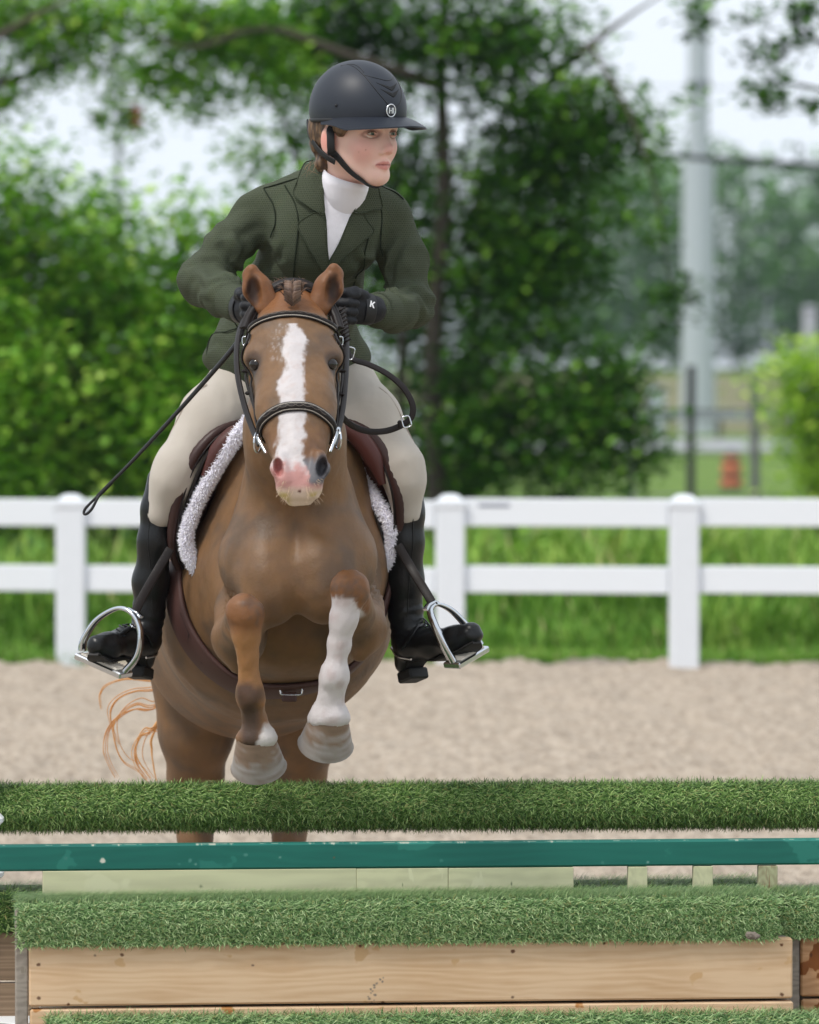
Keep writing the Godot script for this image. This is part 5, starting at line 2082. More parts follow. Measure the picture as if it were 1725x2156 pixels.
func jacket() -> void:
	var s := jacket_sdf
	add_chain(s, [[672, 500, .255, 112], [640, 610, .135, 108], [604, 720, -.01, 150]], .06)
	ball(s, 604, 752, -.03, 176, 62, 130, .05)
	add_chain(s, [[562, 446, .26, 50], [690, 428, .33, 62], [806, 452, .27, 48]], .05)
	add_chain(s, [[575, 428, .27, 34], [700, 378, .36, 34]], .04)
	add_chain(s, [[798, 432, .28, 32], [742, 392, .36, 34]], .04)
	ball(s, 735, 500, .33, 62, 70, 50, .05)
	ball(s, 640, 505, .34, 62, 70, 50, .05)
	add_chain(s, [[535, 455, .265, 47], [480, 520, .285, 44], [424, 588, .30, 46]], .03)
	add_chain(s, [[424, 590, .30, 46], [470, 622, .42, 40], [508, 645, .49, 34]], .025)
	add_chain(s, [[822, 462, .265, 48], [850, 550, .27, 46], [866, 640, .28, 46]], .03)
	add_chain(s, [[866, 645, .28, 45], [830, 655, .40, 41], [795, 653, .47, 36]], .025)
	var cloth := vmat(.85, .25)
	cloth.albedo_texture = ImageTexture.create_from_image(knit_image(64, srgb(255, 255, 255), srgb(178, 182, 176)))
	var him := knit_image(64, Color.WHITE, Color.BLACK)
	him.bump_map_to_normal_map(3.0)
	tri_bump(cloth, ImageTexture.create_from_image(him), 26.0, .55)
	var lk := Q(500, 590, .34)
	var rk := Q(822, 612, .33)
	var lo := Q(384, 590, .30)
	var folds := func(p: Vector3, _n: Vector3) -> float:
		var h := noise.get_noise_3dv(p * .55) * .005
		# creases fan out from the inside of each elbow
		for e in [[lk, 1.0], [rk, -1.0]]:
			var d: Vector3 = p - e[0]
			var rad := d.length()
			if rad < .16:
				var a := atan2(d.y, d.x * e[1])
				h += sin(a * 9.0 + noise.get_noise_3dv(p * .7) * 6.0) * .0058 * smooth(.16, .07, rad) * smooth(.015, .05, rad)
		# drag lines down the chest and across the upper arm
		h += sin(p.y * 95.0 + p.x * 60.0 + noise.get_noise_3dv(p * .5) * 7.0) * .0016 * smooth(.14, .02, absf(p.x - Q(480, 0, .3).x))
		h += sin(p.x * 90.0 + p.y * 26.0 + noise.get_noise_3dv(p * .6) * 5.0) * .0014 * smooth(.20, .05, absf(p.x - Q(640, 0, .2).x)) * smooth(1.66, 1.60, p.y)
		return h
	var tone := func(p: Vector3, _n: Vector3) -> Color:
		return lin(76, 82, 67) * (1.0 + .10 * noise.get_noise_3dv(p * 1.2))
	var j := part(person, "jacket", to_mesh([nets(s, .0055)], tone, folds), cloth)
	# shirt front, collar pieces and lapels
	var linen := mat(srgb(232, 230, 238), .7)
	tri_bump(linen, noise_tex(.03, 256, 4.0, null, 4, 12), 6.0, .35)
	var g := Geo.new()
	patch_on(g, s, v2([[684, 352], [676, 420], [682, 500], [690, 556], [716, 512], [745, 446], [770, 405], [765, 380], [730, 400]]), .003, .004, 7.0)
	part(person, "shirt", g.mesh(), linen)
	var base_tone := lin(76, 82, 67)
	for l in [
		["collar", [[686, 332], [664, 341], [645, 354], [632, 385], [624, 413], [645, 430], [667, 444], [683, 449], [682, 400]], .010],
		["lapel", [[667, 447], [646, 458], [629, 474], [640, 502], [662, 540], [684, 576], [692, 562], [688, 520], [684, 449]], .007],
		["collar", [[769, 383], [784, 380], [792, 408], [798, 439], [780, 442], [761, 449], [742, 446], [757, 414]], .010],
		["lapel", [[761, 450], [772, 468], [783, 488], [760, 508], [728, 536], [694, 570], [688, 556], [714, 510], [741, 447]], .007]]:
		g = Geo.new()
		g.col = base_tone
		patch_on(g, s, v2(l[1]), l[2] - .003, .0045, 6.0)
		var lp := part(person, l[0], g.mesh(), cloth)
		# stitched edge
		var e := Geo.new()
		e.col = base_tone * .8
		var pts := []
		for q in l[1]:
			var p := hit(s, q[0], q[1])
			pts.append(p + s.grad(p, .008) * (l[2] + .0005))
		tube(e, pts, .0016, 4, 6, true)
		part(lp, "edge", e.mesh(), cloth)
	# seams
	for sm in [[[556, 396], [598, 384], [640, 372]], [[556, 397], [575, 430], [580, 470], [570, 500]], [[600, 390], [622, 430], [628, 480], [620, 560], [612, 620]], [[800, 390], [826, 402], [850, 420]], [[796, 405], [804, 450], [802, 500], [806, 540]], [[776, 500], [768, 540], [752, 580], [744, 610]], [[468, 664], [456, 700], [436, 748]]]:
		g = Geo.new()
		g.col = lin(44, 50, 40)
		var pts := []
		for q in sm:
			pts.append(hit(s, q[0], q[1]))
		strap_on(g, s, pts, circle(.0016, 6), .0008, 6)
		part(j, "seam", g.mesh(), cloth)
	# cuffs
	for c in [[508, 645, .49, 36, 484, 632, .452], [796, 653, .468, 38, 816, 654, .43]]:
		g = Geo.new()
		g.col = base_tone
		var a := Q(c[0], c[1], c[2])
		var b := Q(c[4], c[5], c[6])
		g.sweep(PackedVector3Array([b, b.lerp(a, .5), a, a + (a - b).normalized() * .004]), ups_of(4, Vector3.UP), circle(R(c[3], .48), 22), [1.05, 1.06, 1.04, .96], false, false)
		part(j, "cuff", g.mesh(), cloth)
	# standing collar of the shirt, wrapped round the neck
	g = Geo.new()
	var n := 48
	var axis0 := Q(713, 452, .355)
	var axis1 := Q(728, 368, .395)
	var rings := []
	for k in 9:
		var row: Array = [[0.0, .012], [.25, .0095], [.5, .0085], [.75, .008], [1.0, .0075], [1.01, .005], [.8, .003], [.4, .003], [.0, .004]][k]
		var ring := []
		for i in n:
			var a := TAU * i / n
			var d := Vector3(cos(a), 0, sin(a))
			# the upper edge slopes down from the nape to the throat
			var drop := Vector3(0, -.024 * (d.x * .75 + d.z * .65) * row[0], 0)
			var p := axis0.lerp(axis1, row[0]) + drop + d * .045
			for it in 5:
				var e: float = face_sdf.at(p) - row[1]
				p -= d * e * .9
			ring.append(p)
		rings.append(ring)
	for k in 8:
		for i in n:
			var i2 := (i + 1) % n
			var mid: Vector3 = axis0.lerp(axis1, .5)
			var out: Vector3 = (rings[k][i] - mid) * Vector3(1, 0, 1)
			if k == 4:
				out = Vector3.UP
			elif k > 4:
				out = -out
			g.flat_quad(rings[k][i], rings[k][i2], rings[k + 1][i2], rings[k + 1][i], out)
	part(person, "shirt_collar", smooth_mesh(g), linen)

func v2(a: Array) -> Array:
	var o := []
	for q in a:
		o.append(Vector2(q[0], q[1]))
	return o

# join equal points so that facets shade as one surface
func smooth_mesh(g: Geo) -> ArrayMesh:
	var acc := {}
	for i in g.vs.size():
		var k := (g.vs[i] * 20000.0).round()
		acc[k] = acc.get(k, Vector3.ZERO) + g.ns[i]
	for i in g.vs.size():
		var nn: Vector3 = acc[(g.vs[i] * 20000.0).round()].normalized()
		if nn.dot(g.ns[i]) > .35:
			g.ns[i] = nn
	return g.mesh()

func breeches_and_boots() -> void:
	var s := leg_sdf
	ball(s, 606, 800, -.10, 150, 90, 120, .05)
	add_chain(s, [[534, 802, -.03, 86], [450, 882, .08, 70], [376, 985, .15, 46], [361, 1016, .155, 39], [340, 1080, .14, 33]], .03)
	add_chain(s, [[694, 800, -.03, 88], [772, 884, .08, 70], [844, 982, .15, 46], [855, 1018, .155, 36], [857, 1080, .14, 32]], .03)
	var twill := vmat(.75, .3)
	tri_bump(twill, noise_tex(.1, 256, 3.0, null, 3, 61), 14.0, .25)
	twill.rim_enabled = true
	twill.rim = .2
	var kn := [Q(400, 950, .2), Q(820, 950, .2)]
	part(person, "breeches", to_mesh([nets(s, .007)], func(p: Vector3, _n: Vector3) -> Color: return lin(184, 176, 166) * (1.0 + .04 * noise.get_noise_3dv(p * 2.0)), func(p: Vector3, _n: Vector3) -> float: return noise.get_noise_3dv(p * .6) * .003 + noise.get_noise_3dv(p * Vector3(2.6, 1.0, 1.2) + Vector3(5, 0, 0)) * .0016), twill)
	for sm in [[[432, 796], [402, 850], [376, 910], [350, 968]], [[806, 800], [838, 860], [864, 920], [880, 975]]]:
		var g := Geo.new()
		g.col = lin(170, 158, 146)
		var pts := []
		for q in sm:
			pts.append(s.snap(Q(q[0], q[1], .12)))
		strap_on(g, s, pts, circle(.0013, 6), .0006, 6)
		part(person, "breeches_seam", g.mesh(), twill)
	var leather := mat(srgb(19, 20, 22), .36, 0, .42)
	tri_bump(leather, noise_tex(.06, 256, 4.0, null, 5, 71), 8.0, .22)
	var steel := mat(srgb(200, 204, 210), .18, .95)
	for side in 2:
		var b := Sdf.new()
		var pts: Array
		var foot: Array
		var heel: Array
		if side == 0:
			pts = [[338, 1010, .115, 28], [333, 1070, .125, 33], [326, 1140, .12, 34], [318, 1225, .10, 36], [313, 1290, .09, 31], [310, 1340, .09, 31]]
			foot = [[300, 1352, .11, 33], [262, 1352, .17, 30], [228, 1362, .23, 27], [206, 1360, .26, 24]]
			heel = [[308, 1352, .08, 28], [300, 1388, .065, 26]]
		else:
			pts = [[866, 1030, .115, 27], [856, 1080, .125, 36], [853, 1140, .12, 38], [853, 1225, .10, 38], [855, 1290, .09, 34], [858, 1340, .09, 35]]
			foot = [[868, 1356, .11, 36], [912, 1356, .16, 31], [958, 1350, .22, 28], [992, 1336, .255, 25]]
			heel = [[860, 1356, .08, 32], [858, 1394, .06, 28]]
		add_chain(b, pts, .02)
		add_chain(b, foot, .02)
		add_chain(b, heel, .015)
		boot_sdfs.append(b)
		var ank: Vector3 = Q(pts[5][0], 1310, .12)
		var wr := func(p: Vector3, _n: Vector3) -> float:
			return sin(p.y * 260.0 + noise.get_noise_3dv(p) * 6.0) * .0011 * smooth(.07, .02, absf(p.y - ank.y)) + noise.get_noise_3dv(p * .7) * .002
		var boot := part(person, "boot", to_mesh([nets(b, .005)], null, wr), leather)
		# sole and heel block
		var dir: Vector3 = (Q(foot[3][0], foot[3][1], foot[3][2]) - Q(heel[1][0], heel[1][1], heel[1][2])).normalized()
		var g := Geo.new()
		var fx := dir
		var upv := Vector3.UP - fx * fx.y
		upv = upv.normalized()
		var bs := Basis(upv.cross(fx).normalized(), upv, fx)
		var heel_at := Q(heel[1][0], heel[1][1], heel[1][2])
		var toe_at := Q(foot[3][0], foot[3][1], foot[3][2])
		var under := func(p: Vector3) -> Vector3:
			var t := 0.0
			for i in 40:
				if b.at(p - upv * t) > -.002:
					break
				t += .0015
			return p - upv * t
		var hp: Vector3 = under.call(heel_at + fx * .012)
		g.box(Transform3D(bs, hp - upv * .008), Vector3(.052, .026, .054), .004)
		part(boot, "heel", g.mesh(), mat(srgb(18, 18, 20), .6))
		g = Geo.new()
		var sp := PackedVector3Array()
		var sc := []
		for q in [[.02, .020], [.16, .026], [.32, .024], [.5, .027], [.7, .030], [.88, .028], [1.0, .024], [1.10, .012]]:
			var p := heel_at.lerp(toe_at, minf(q[0], 1.0)) + fx * (maxf(0.0, q[0] - 1.0) * .16)
			p = under.call(p) - upv * .002
			sp.append(p)
			sc.append(Vector2(q[1], 1.0))
		g.sweep(smooth_path(Array(sp), 3), ups_of(sp.size() * 3 - 2, upv), PackedVector2Array([Vector2(-1, -.0035), Vector2(-1, .0035), Vector2(1, .0035), Vector2(1, -.0035)]), widen(sc, 3))
		part(boot, "sole", g.mesh(), mat(srgb(34, 32, 32), .7))
		# seams, lace crossing, spur strap
		g = Geo.new()
		var sl := []
		for v in ([[316, 1050], [312, 1130], [318, 1210], [322, 1290]] if side == 0 else [[868, 1060], [870, 1150], [862, 1230], [858, 1300]]):
			sl.append(hit(b, v[0], v[1]))
		strap_on(g, b, sl, circle(.0012, 6), .0004, 6)
		part(boot, "seam", g.mesh(), leather)
		g = Geo.new()
		for v in ([[252, 1318, 268, 1332], [258, 1312, 276, 1326], [264, 1306, 282, 1318], [246, 1326, 262, 1340]] if side == 0 else [[896, 1310, 914, 1330], [902, 1318, 922, 1334], [890, 1302, 908, 1322]]):
			var p0 := b.snap(hit(b, v[0], v[1]), .002)
			var p1 := b.snap(hit(b, v[2], v[3]), .002)
			tube(g, [p0, (p0 + p1) * .5 + Vector3(0, .002, .003), p1], .0022, 3, 6)
		part(boot, "laces", g.mesh(), leather)
		var spur := Node3D.new()
		spur.name = "spur"
		boot.add_child(spur)
		var ring: Array = [[282, 1322], [332, 1365]] if side == 0 else [[894, 1316], [826, 1365]]
		g = Geo.new()
		var bc := b.snap(hit(b, ring[0][0], ring[0][1]), .004)
		var bn := b.grad(bc)
		var bx := Vector3.UP.cross(bn).normalized()
		var by := bn.cross(bx)
		var loop := []
		for i in 16:
			var a := TAU * i / 16
			loop.append(bc + bx * cos(a) * .011 + by * sin(a) * .010)
		tube(g, loop, .0016, 2, 8, true)
		part(spur, "buckle", g.mesh(), steel)
		g = Geo.new()
		var st := []
		for q in ([[250, 1338], [266, 1328], [282, 1322], [300, 1330], [318, 1350], [322, 1362]] if side == 0 else [[926, 1338], [912, 1324], [894, 1316], [872, 1332], [856, 1352], [846, 1366]]):
			st.append(hit(b, q[0], q[1]))
		strap_on(g, b, st, strap_prof(.010, .003), .001, 5)
		part(spur, "strap", g.mesh(), leather)
		g = Geo.new()
		var bar: Array = [[304, 1372, .12], [318, 1366, .09], [330, 1362, .05], [334, 1358, .02]] if side == 0 else [[872, 1372, .13], [850, 1370, .11], [832, 1366, .07], [824, 1364, .03]]
		var bp := []
		for q in bar:
			var p := Q(q[0], q[1], q[2])
			if b.at(p) < .003:
				p = b.snap(p, .003)
			bp.append(p)
		tube(g, bp, .0028, 5, 8)
		part(spur, "bar", g.mesh(), steel)

func gloves() -> void:
	var m := mat(srgb(24, 25, 30), .6, 0, .4)
	tri_bump(m, noise_tex(.07, 256, 4.0, null, 4, 81), 12.0, .35)
	for side in 2:
		var s := Sdf.new()
		var w: Vector3
		var k: Vector3
		var dx := 1.0 if side == 0 else -1.0
		if side == 0:
			w = Q(505, 648, .50)
			k = Q(540, 652, .60)
		else:
			w = Q(787, 652, .500)
			k = Q(735, 648, .530)
		var ax := (k - w).normalized()
		var up := Vector3.UP
		up = (up - ax * up.dot(ax)).normalized()
		var fr := ax.cross(up).normalized()
		if fr.z < 0.0:
			fr = -fr
		# wrist, palm
		s.flat_cone(w, .030, w + ax * .03, .028, fr, 1.2, .012)
		s.flat_cone(w + ax * .03, .029, k, .036, fr, 1.5, .015)
		# four fingers closed round the rein, lowest the shortest
		for i in 4:
			var o := up * (.027 - i * .0185)
			var ln: float = [.034, .037, .035, .029][i]
			var a := k + o * 1.0 + ax * .004
			var b := a + (ax * .85 + fr * .35).normalized() * ln
			var c := b + (fr * .75 - ax * .65).normalized() * ln * .72
			var d := c + (-ax * .95 - fr * .1).normalized() * ln * .55
			s.cone(a, .0105, b, .0098, .006)
			s.cone(b, .0098, c, .0092, .004)
			s.cone(c, .0092, d, .0085, .004)
		# thumb leaves the upper edge of the palm and lies along the first finger
		var t0 := w + ax * .030 + up * .026 + fr * .010
		var t1 := t0 + (ax * .9 + up * .25 + fr * .35).normalized() * .036
		var t2 := t1 + (ax * .92 - up * .1 + fr * .3).normalized() * .028
		s.cone(t0, .014, t1, .0115, .008)
		s.cone(t1, .0112, t2, .0092, .004)
		var gl := part(person, "glove", to_mesh([nets(s, .003)], null, func(p: Vector3, _n: Vector3) -> float: return noise.get_noise_3dv(p * 3.0) * .0016), m)
		var g := Geo.new()
		# wrist strap, with a white letter on the one that faces the camera
		var ring := []
		for i in 20:
			var a := TAU * i / 20
			ring.append(w + ax * .020 + up * cos(a) * .0315 + fr * sin(a) * .0265)
		var rp := smooth_path(ring, 2, true)
		var ru := PackedVector3Array()
		for p in rp:
			ru.append((p - w - ax * .020).normalized())
		g.sweep(rp, ru, strap_prof(.026, .003), null, true)
		var st := part(gl, "wrist_strap", g.mesh(), mat(srgb(20, 21, 25), .5))
		if side == 1:
			var tm := TextMesh.new()
			var f := SystemFont.new()
			f.font_names = PackedStringArray(["Droid Sans"])
			f.font_weight = 700
			tm.font = f
			tm.text = "K"
			tm.font_size = 24
			tm.pixel_size = .0009
			tm.depth = .001
			var o := MeshInstance3D.new()
			o.name = "letter"
			o.mesh = tm
			o.material_override = mat(srgb(226, 226, 228), .6)
			st.add_child(o)
			var n := (fr * .93 + up * .36).normalized()
			var yl := Vector3(.36, .93, 0)
			yl = (yl - n * yl.dot(n)).normalized()
			o.transform = Transform3D(Basis(yl.cross(n), yl, n), w + ax * .020 + fr * .0285 + up * .010 - world_at(st))

func widen(a: Array, per: int) -> Array:
	var o := []
	for i in a.size() - 1:
		for j in per:
			o.append(a[i].lerp(a[i + 1], float(j) / per))
	o.append(a[-1])
	return o

# ---------------------------------------------------------------- saddle, pad, bridle, crop
var steel_mat: StandardMaterial3D
func qs(a: Array) -> Array:
	var o := []
	for p in a:
		o.append(Q(p[0], p[1], p[2]))
	return o

# leather sheet: a front edge carried back into the depth, with a rounded border
func flap_sheet(g: Geo, front: Array, depth: float, th: float, inward: float) -> void:
	var pts := smooth_path(front, 6)
	var n := pts.size()
	var cols := 7
	for side in [1.0, -1.0]:
		var base := g.vs.size()
		for i in n:
			var t := (pts[mini(i + 1, n - 1)] - pts[maxi(i - 1, 0)]).normalized()
			var out := t.cross(Vector3(0, 0, 1)).normalized()
			if out.x * inward > 0.0:
				out = -out
			for j in cols:
				var k := float(j) / (cols - 1)
				var thick := th * .5 * (1.0 - pow(1.0 - minf(k * 4.0, 1.0), 2.0) * .6)
				g.v(pts[i] + Vector3(inward * .03 * k, 0, -depth * k) + out * side * thick, out * side)
		for i in n - 1:
			for j in cols - 1:
				var a := base + i * cols + j
				g.quad(a, a + 1, a + cols + 1, a + cols)
	for i in n - 1:
		var a := i * cols
		var b := n * cols + i * cols
		g.flat_quad(g.vs[a], g.vs[a + cols], g.vs[b + cols], g.vs[b], Vector3(0, 0, 1))
	for i in [0, n - 1]:
		for j in cols - 1:
			var a: int = i * cols + j
			var b: int = n * cols + i * cols + j
			g.flat_quad(g.vs[a], g.vs[a + 1], g.vs[b + 1], g.vs[b], pts[i] - pts[n / 2])

func fleece(parent: Node, path: Array, r: float, m: Material, tufts: int) -> void:
	var g := Geo.new()
	g.col = lin(238, 236, 246)
	tube(g, path, r * .86, 6, 14)
	var pts := smooth_path(path, 12)
	for i in tufts:
		var k := rng.randf() * (pts.size() - 1.001)
		var a := pts[int(k)].lerp(pts[int(k) + 1], k - int(k))
		var t := (pts[int(k) + 1] - pts[int(k)]).normalized()
		var d := Vector3(rng.randfn(), rng.randfn(), rng.randfn() + .5)
		d = (d - t * d.dot(t)).normalized()
		var p := a + d * r * .72
		var dir := (d + t * rng.randf_range(-.8, .8) + Vector3(0, -.35, 0)).normalized()
		g.col = lin(236, 234, 246).lerp(lin(250, 249, 252), rng.randf())
		var s := rng.randf_range(.0026, .0045)
		var ln := rng.randf_range(.006, .012)
		var curl := dir.cross(t).normalized() * rng.randf_range(-.003, .003)
		var x := dir.cross(d + t * .3).normalized() * s
		var y := dir.cross(x).normalized() * s
		var tip := p + dir * ln + curl
		for q in [[x, y], [y, -x], [-x, -y], [-y, x]]:
			g.flat_tri(p + q[0] * .6, p + q[1] * .6, tip, q[0] + q[1])
	part(parent, "fleece", g.mesh(), m)

func stirrup(parent: Node, top: Array, arch: Array, tread: Array, leather: Material) -> void:
	var g := Geo.new()
	var pts := smooth_path(qs(top), 5)
	g.sweep(pts, ups_of(pts.size(), Vector3(0, .15, 1)), strap_prof(.020, .0045))
	var lp := part(parent, "stirrup_leather", g.mesh(), leather)
	# a row of pale stitches along the strap
	g = Geo.new()
	for i in 14:
		var t := (i + .5) / 14.0 * (pts.size() - 1)
		var p := pts[int(t)].lerp(pts[mini(int(t) + 1, pts.size() - 1)], t - int(t))
		var dir := (pts[-1] - pts[0]).normalized()
		var sd := dir.cross(Vector3(0, 0, 1)).normalized()
		g.box(Transform3D(Basis(), p + sd * .0068 + Vector3(0, 0, .0048)), Vector3(.0012, .0018, .0008), .0003)
	part(lp, "stitching", g.mesh(), mat(srgb(96, 92, 88), .7))
	g = Geo.new()
	var ap := smooth_path(qs(arch), 6)
	var sc := []
	for i in ap.size():
		var t := float(i) / (ap.size() - 1)
		sc.append(lerpf(1.15, .85, sin(t * PI)))
	var axis := (Q(tread[0], tread[1], tread[2]) - Q(tread[3], tread[4], tread[5])).normalized()
	var plane_n := axis.cross(Vector3.UP).normalized()
	g.sweep(ap, ups_of(ap.size(), plane_n), PackedVector2Array([Vector2(-.0044, -.008), Vector2(-.0054, 0), Vector2(-.0044, .008), Vector2(.0044, .008), Vector2(.0054, 0), Vector2(.0044, -.008)]), sc)
	var iron := part(parent, "stirrup_iron", g.mesh(), steel_mat)
	# crown with the slot for the leather
	g = Geo.new()
	var c := ap[int(ap.size() * top[-1][3])]
	var up := Vector3.UP
	g.sweep(PackedVector3Array([c - axis * .024 + up * .001, c - axis * .012 + up * .008, c + axis * .012 + up * .008, c + axis * .024 + up * .001]), ups_of(4, plane_n), PackedVector2Array([Vector2(-.003, -.006), Vector2(-.003, .006), Vector2(.003, .006), Vector2(.003, -.006)]))
	part(iron, "eye", g.mesh(), steel_mat)
	g = Geo.new()
	var a := Q(tread[0], tread[1], tread[2])
	var b := Q(tread[3], tread[4], tread[5])
	var x := (b - a).normalized()
	var z := (Vector3(0, -.25, 1) - x * Vector3(0, -.25, 1).dot(x)).normalized()
	var y := z.cross(x)
	var tr := Transform3D(Basis(x, y, z), (a + b) * .5)
	g.box(tr, Vector3(a.distance_to(b) + .008, .014, .046), .003)
	part(iron, "tread", g.mesh(), steel_mat)
	g = Geo.new()
	g.box(tr.translated_local(Vector3(0, .0095, 0)), Vector3(a.distance_to(b) * .82, .005, .040), .002)
	for i in 13:
		g.box(tr.translated_local(Vector3((i - 6) * a.distance_to(b) * .06, .0128, .0)), Vector3(.003, .0026, .038), .0008)
	part(iron, "tread_pad", g.mesh(), mat(srgb(196, 190, 180), .7))

func buckle(parent: Node, at: Vector3, n: Vector3, along: Vector3, w: float, h: float) -> void:
	var x := along.normalized()
	x = (x - n * x.dot(n)).normalized()
	var y := n.cross(x)
	var g := Geo.new()
	var o := []
	for i in 16:
		var a := TAU * i / 16
		var c := Vector2(signf(cos(a)) * pow(absf(cos(a)), .5), signf(sin(a)) * pow(absf(sin(a)), .5))
		o.append(at + n * .004 + x * c.x * w + y * c.y * h)
	tube(g, o, .0017, 2, 7, true)
	part(parent, "buckle", g.mesh(), steel_mat)

func strap_free(parent: Node, called: String, p: Array, prof: PackedVector2Array, up: Vector3, m: Material, per := 6) -> Node:
	var g := Geo.new()
	var pts := smooth_path(p, per)
	g.sweep(pts, ups_of(pts.size(), up), prof)
	return part(parent, called, g.mesh(), m)
func strap_face(parent: Node, called: String, p: Array, prof: PackedVector2Array, off: float, m: Material) -> Node:
	var g := Geo.new()
	strap_on(g, head_sdf, qs(p), prof, off, 6)
	return part(parent, called, g.mesh(), m)

func tack() -> void:
	steel_mat = mat(srgb(206, 210, 216), .16, 1.0)
	var brown := mat(srgb(58, 37, 34), .42, 0, .4)
	tri_bump(brown, noise_tex(.08, 256, 4.0, null, 4, 91), 16.0, .3)
	var dark := mat(srgb(31, 25, 24), .45, 0, .36)
	tri_bump(dark, noise_tex(.08, 256, 4.0, null, 4, 92), 18.0, .3)
	var red := mat(srgb(76, 40, 35), .42, 0, .4)
	tri_bump(red, noise_tex(.08, 256, 4.0, null, 4, 93), 16.0, .25)
	# -- fleece pad
	var wool := vmat(.95, .2)
	var pad := thing("saddle_pad", "white fleece saddle pad bordering the brown saddle", "saddle pad", Q(610, 1100, .15))
	var lpath := [[530, 878, .22], [497, 922, .215], [464, 972, .20], [437, 1018, .185], [414, 1062, .175], [399, 1100, .17], [392, 1138, .165], [400, 1172, .16], [416, 1200, .15]]
	var rpath := [[700, 884, .18], [728, 945, .14], [764, 1010, .11], [793, 1055, .13], [820, 1100, .15], [827, 1140, .145], [819, 1172, .14], [808, 1192, .13]]
	fleece(pad, qs(lpath), .0155, wool, 5200)
	fleece(pad, qs(rpath), .0155, wool, 3600)
	for side in [[lpath, 1.0], [rpath, -1.0]]:
		var g := Geo.new()
		flap_sheet(g, qs(side[0]), .30, .010, side[1])
		part(pad, "pad", g.mesh(), mat(srgb(214, 208, 202), .95))
	fleece(pad, qs([[364, 1200, .07], [362, 1218, .07], [370, 1234, .07], [382, 1236, .07]]), .012, wool, 420)
	# -- saddle
	var sd := thing("saddle", "dark brown close contact saddle with steel stirrups", "saddle", Q(610, 1000, .05))
	var seat := Sdf.new()
	add_chain(seat, [[540, 905, .12, 26], [580, 878, .12, 26], [640, 876, .12, 26], [700, 903, .12, 26]], .03)
	ball(seat, 612, 905, -.1, 100, 46, 240, .05)
	part(sd, "seat", to_mesh([nets(seat, .008)]), brown)
	var lf := [[530, 884, .13], [484, 893, .15], [444, 913, .17], [408, 952, .18], [381, 1002, .18], [364, 1060, .17], [355, 1118, .15], [357, 1165, .13], [368, 1194, .11]]
	var rf := [[716, 882, .13], [758, 893, .15], [798, 926, .17], [826, 975, .18], [844, 1030, .18], [850, 1085, .16], [846, 1130, .14], [836, 1164, .12]]
	var li := [[520, 889, .20], [478, 912, .20], [444, 948, .20], [416, 1000, .19], [394, 1060, .175], [380, 1120, .15], [378, 1170, .13]]
	var ri := [[724, 888, .19], [768, 916, .19], [802, 962, .19], [822, 1015, .18], [834, 1070, .16], [834, 1120, .14]]
	for side in [[lf, li, 1.0], [rf, ri, -1.0]]:
		var g := Geo.new()
		flap_sheet(g, qs(side[0]), .30, .008, side[2])
		var fl := part(sd, "flap", g.mesh(), brown)
		# quilted knee roll along the front of the flap
		g = Geo.new()
		var pts := smooth_path(qs(side[0]), 16)
		var sc := []
		for i in pts.size():
			var t := float(i) / (pts.size() - 1)
			var q := absf(fmod(t * 26.0, 1.0) - .5) * 2.0
			sc.append(Vector2(lerpf(.55, 1.0, sin(PI * clampf(t * 1.1, 0, 1))) * (.93 + .07 * (1.0 - q * q)), lerpf(.6, 1.0, sin(PI * clampf(t * 1.1, 0, 1))) * (.9 + .1 * (1.0 - q * q))))
		var shifted := PackedVector3Array()
		for p in pts:
			shifted.append(p + Vector3(side[2] * .008, -.003, .004))
		g.sweep(shifted, tube_ups(shifted), circle(.0145, 14), sc)
		part(fl, "knee_roll", g.mesh(), brown)
		# welt
		g = Geo.new()
		var w := []
		for p in qs(side[0]):
			w.append(p + Vector3(side[2] * .020, -.004, .012))
		tube(g, w, .0026, 6, 7)
		part(fl, "welt", g.mesh(), dark)
		# under panel and its piping
		g = Geo.new()
		flap_sheet(g, qs(side[1]), .26, .012, side[2])
		part(sd, "panel", g.mesh(), dark)
		g = Geo.new()
		var pan := []
		for p in qs(side[1]).slice(0, 4):
			pan.append(p + Vector3(side[2] * .016, -.004, -.004))
		tube(g, pan, [.010, .022, .022, .010], 8, 12)
		part(sd, "panel_roll", g.mesh(), red)
		g = Geo.new()
		tube(g, qs(side[1]), .0042, 8, 8)
		part(sd, "piping", g.mesh(), dark)
	for cu in [[[508, 902, .1], [464, 965, .1], [432, 1030, .08], [410, 1090, .06]], [[730, 898, .1], [768, 960, .1], [794, 1020, .08], [812, 1075, .06]]]:
		var cg := Geo.new()
		tube(cg, qs(cu), [.018, .026, .026, .018], 8, 12)
		part(sd, "panel_cushion", cg.mesh(), red)
	stirrup(sd, [[359, 1156, .175, 0], [330, 1205, .19, 0], [300, 1258, .235, 0], [284, 1290, .262, .56]], [[173, 1370, .185], [178, 1345, .19], [204, 1306, .21], [243, 1282, .235], [270, 1285, .255], [289, 1306, .27], [296, 1342, .275], [288, 1382, .27], [264, 1414, .255]], [172, 1380, .185, 264, 1421, .255], dark)
	stirrup(sd, [[838, 1148, .165, 0], [866, 1196, .18, 0], [894, 1242, .23, 0], [914, 1276, .258, .42]], [[954, 1394, .27], [934, 1356, .28], [914, 1312, .28], [906, 1284, .27], [919, 1272, .25], [946, 1282, .23], [972, 1306, .21], [998, 1338, .19], [1010, 1358, .18]], [953, 1401, .27, 1012, 1366, .18], dark)
	# girth
	var g := Geo.new()
	var gp := []
	for q in [[386, 1188, .06], [402, 1240, .07], [432, 1310, .08], [468, 1378, .10], [510, 1424, .12], [560, 1444, .14], [612, 1450, .15], [670, 1444, .15], [730, 1416, .14], [790, 1350, .12], [826, 1260, .10], [838, 1190, .09]]:
		gp.append(Q(q[0], q[1], q[2]))
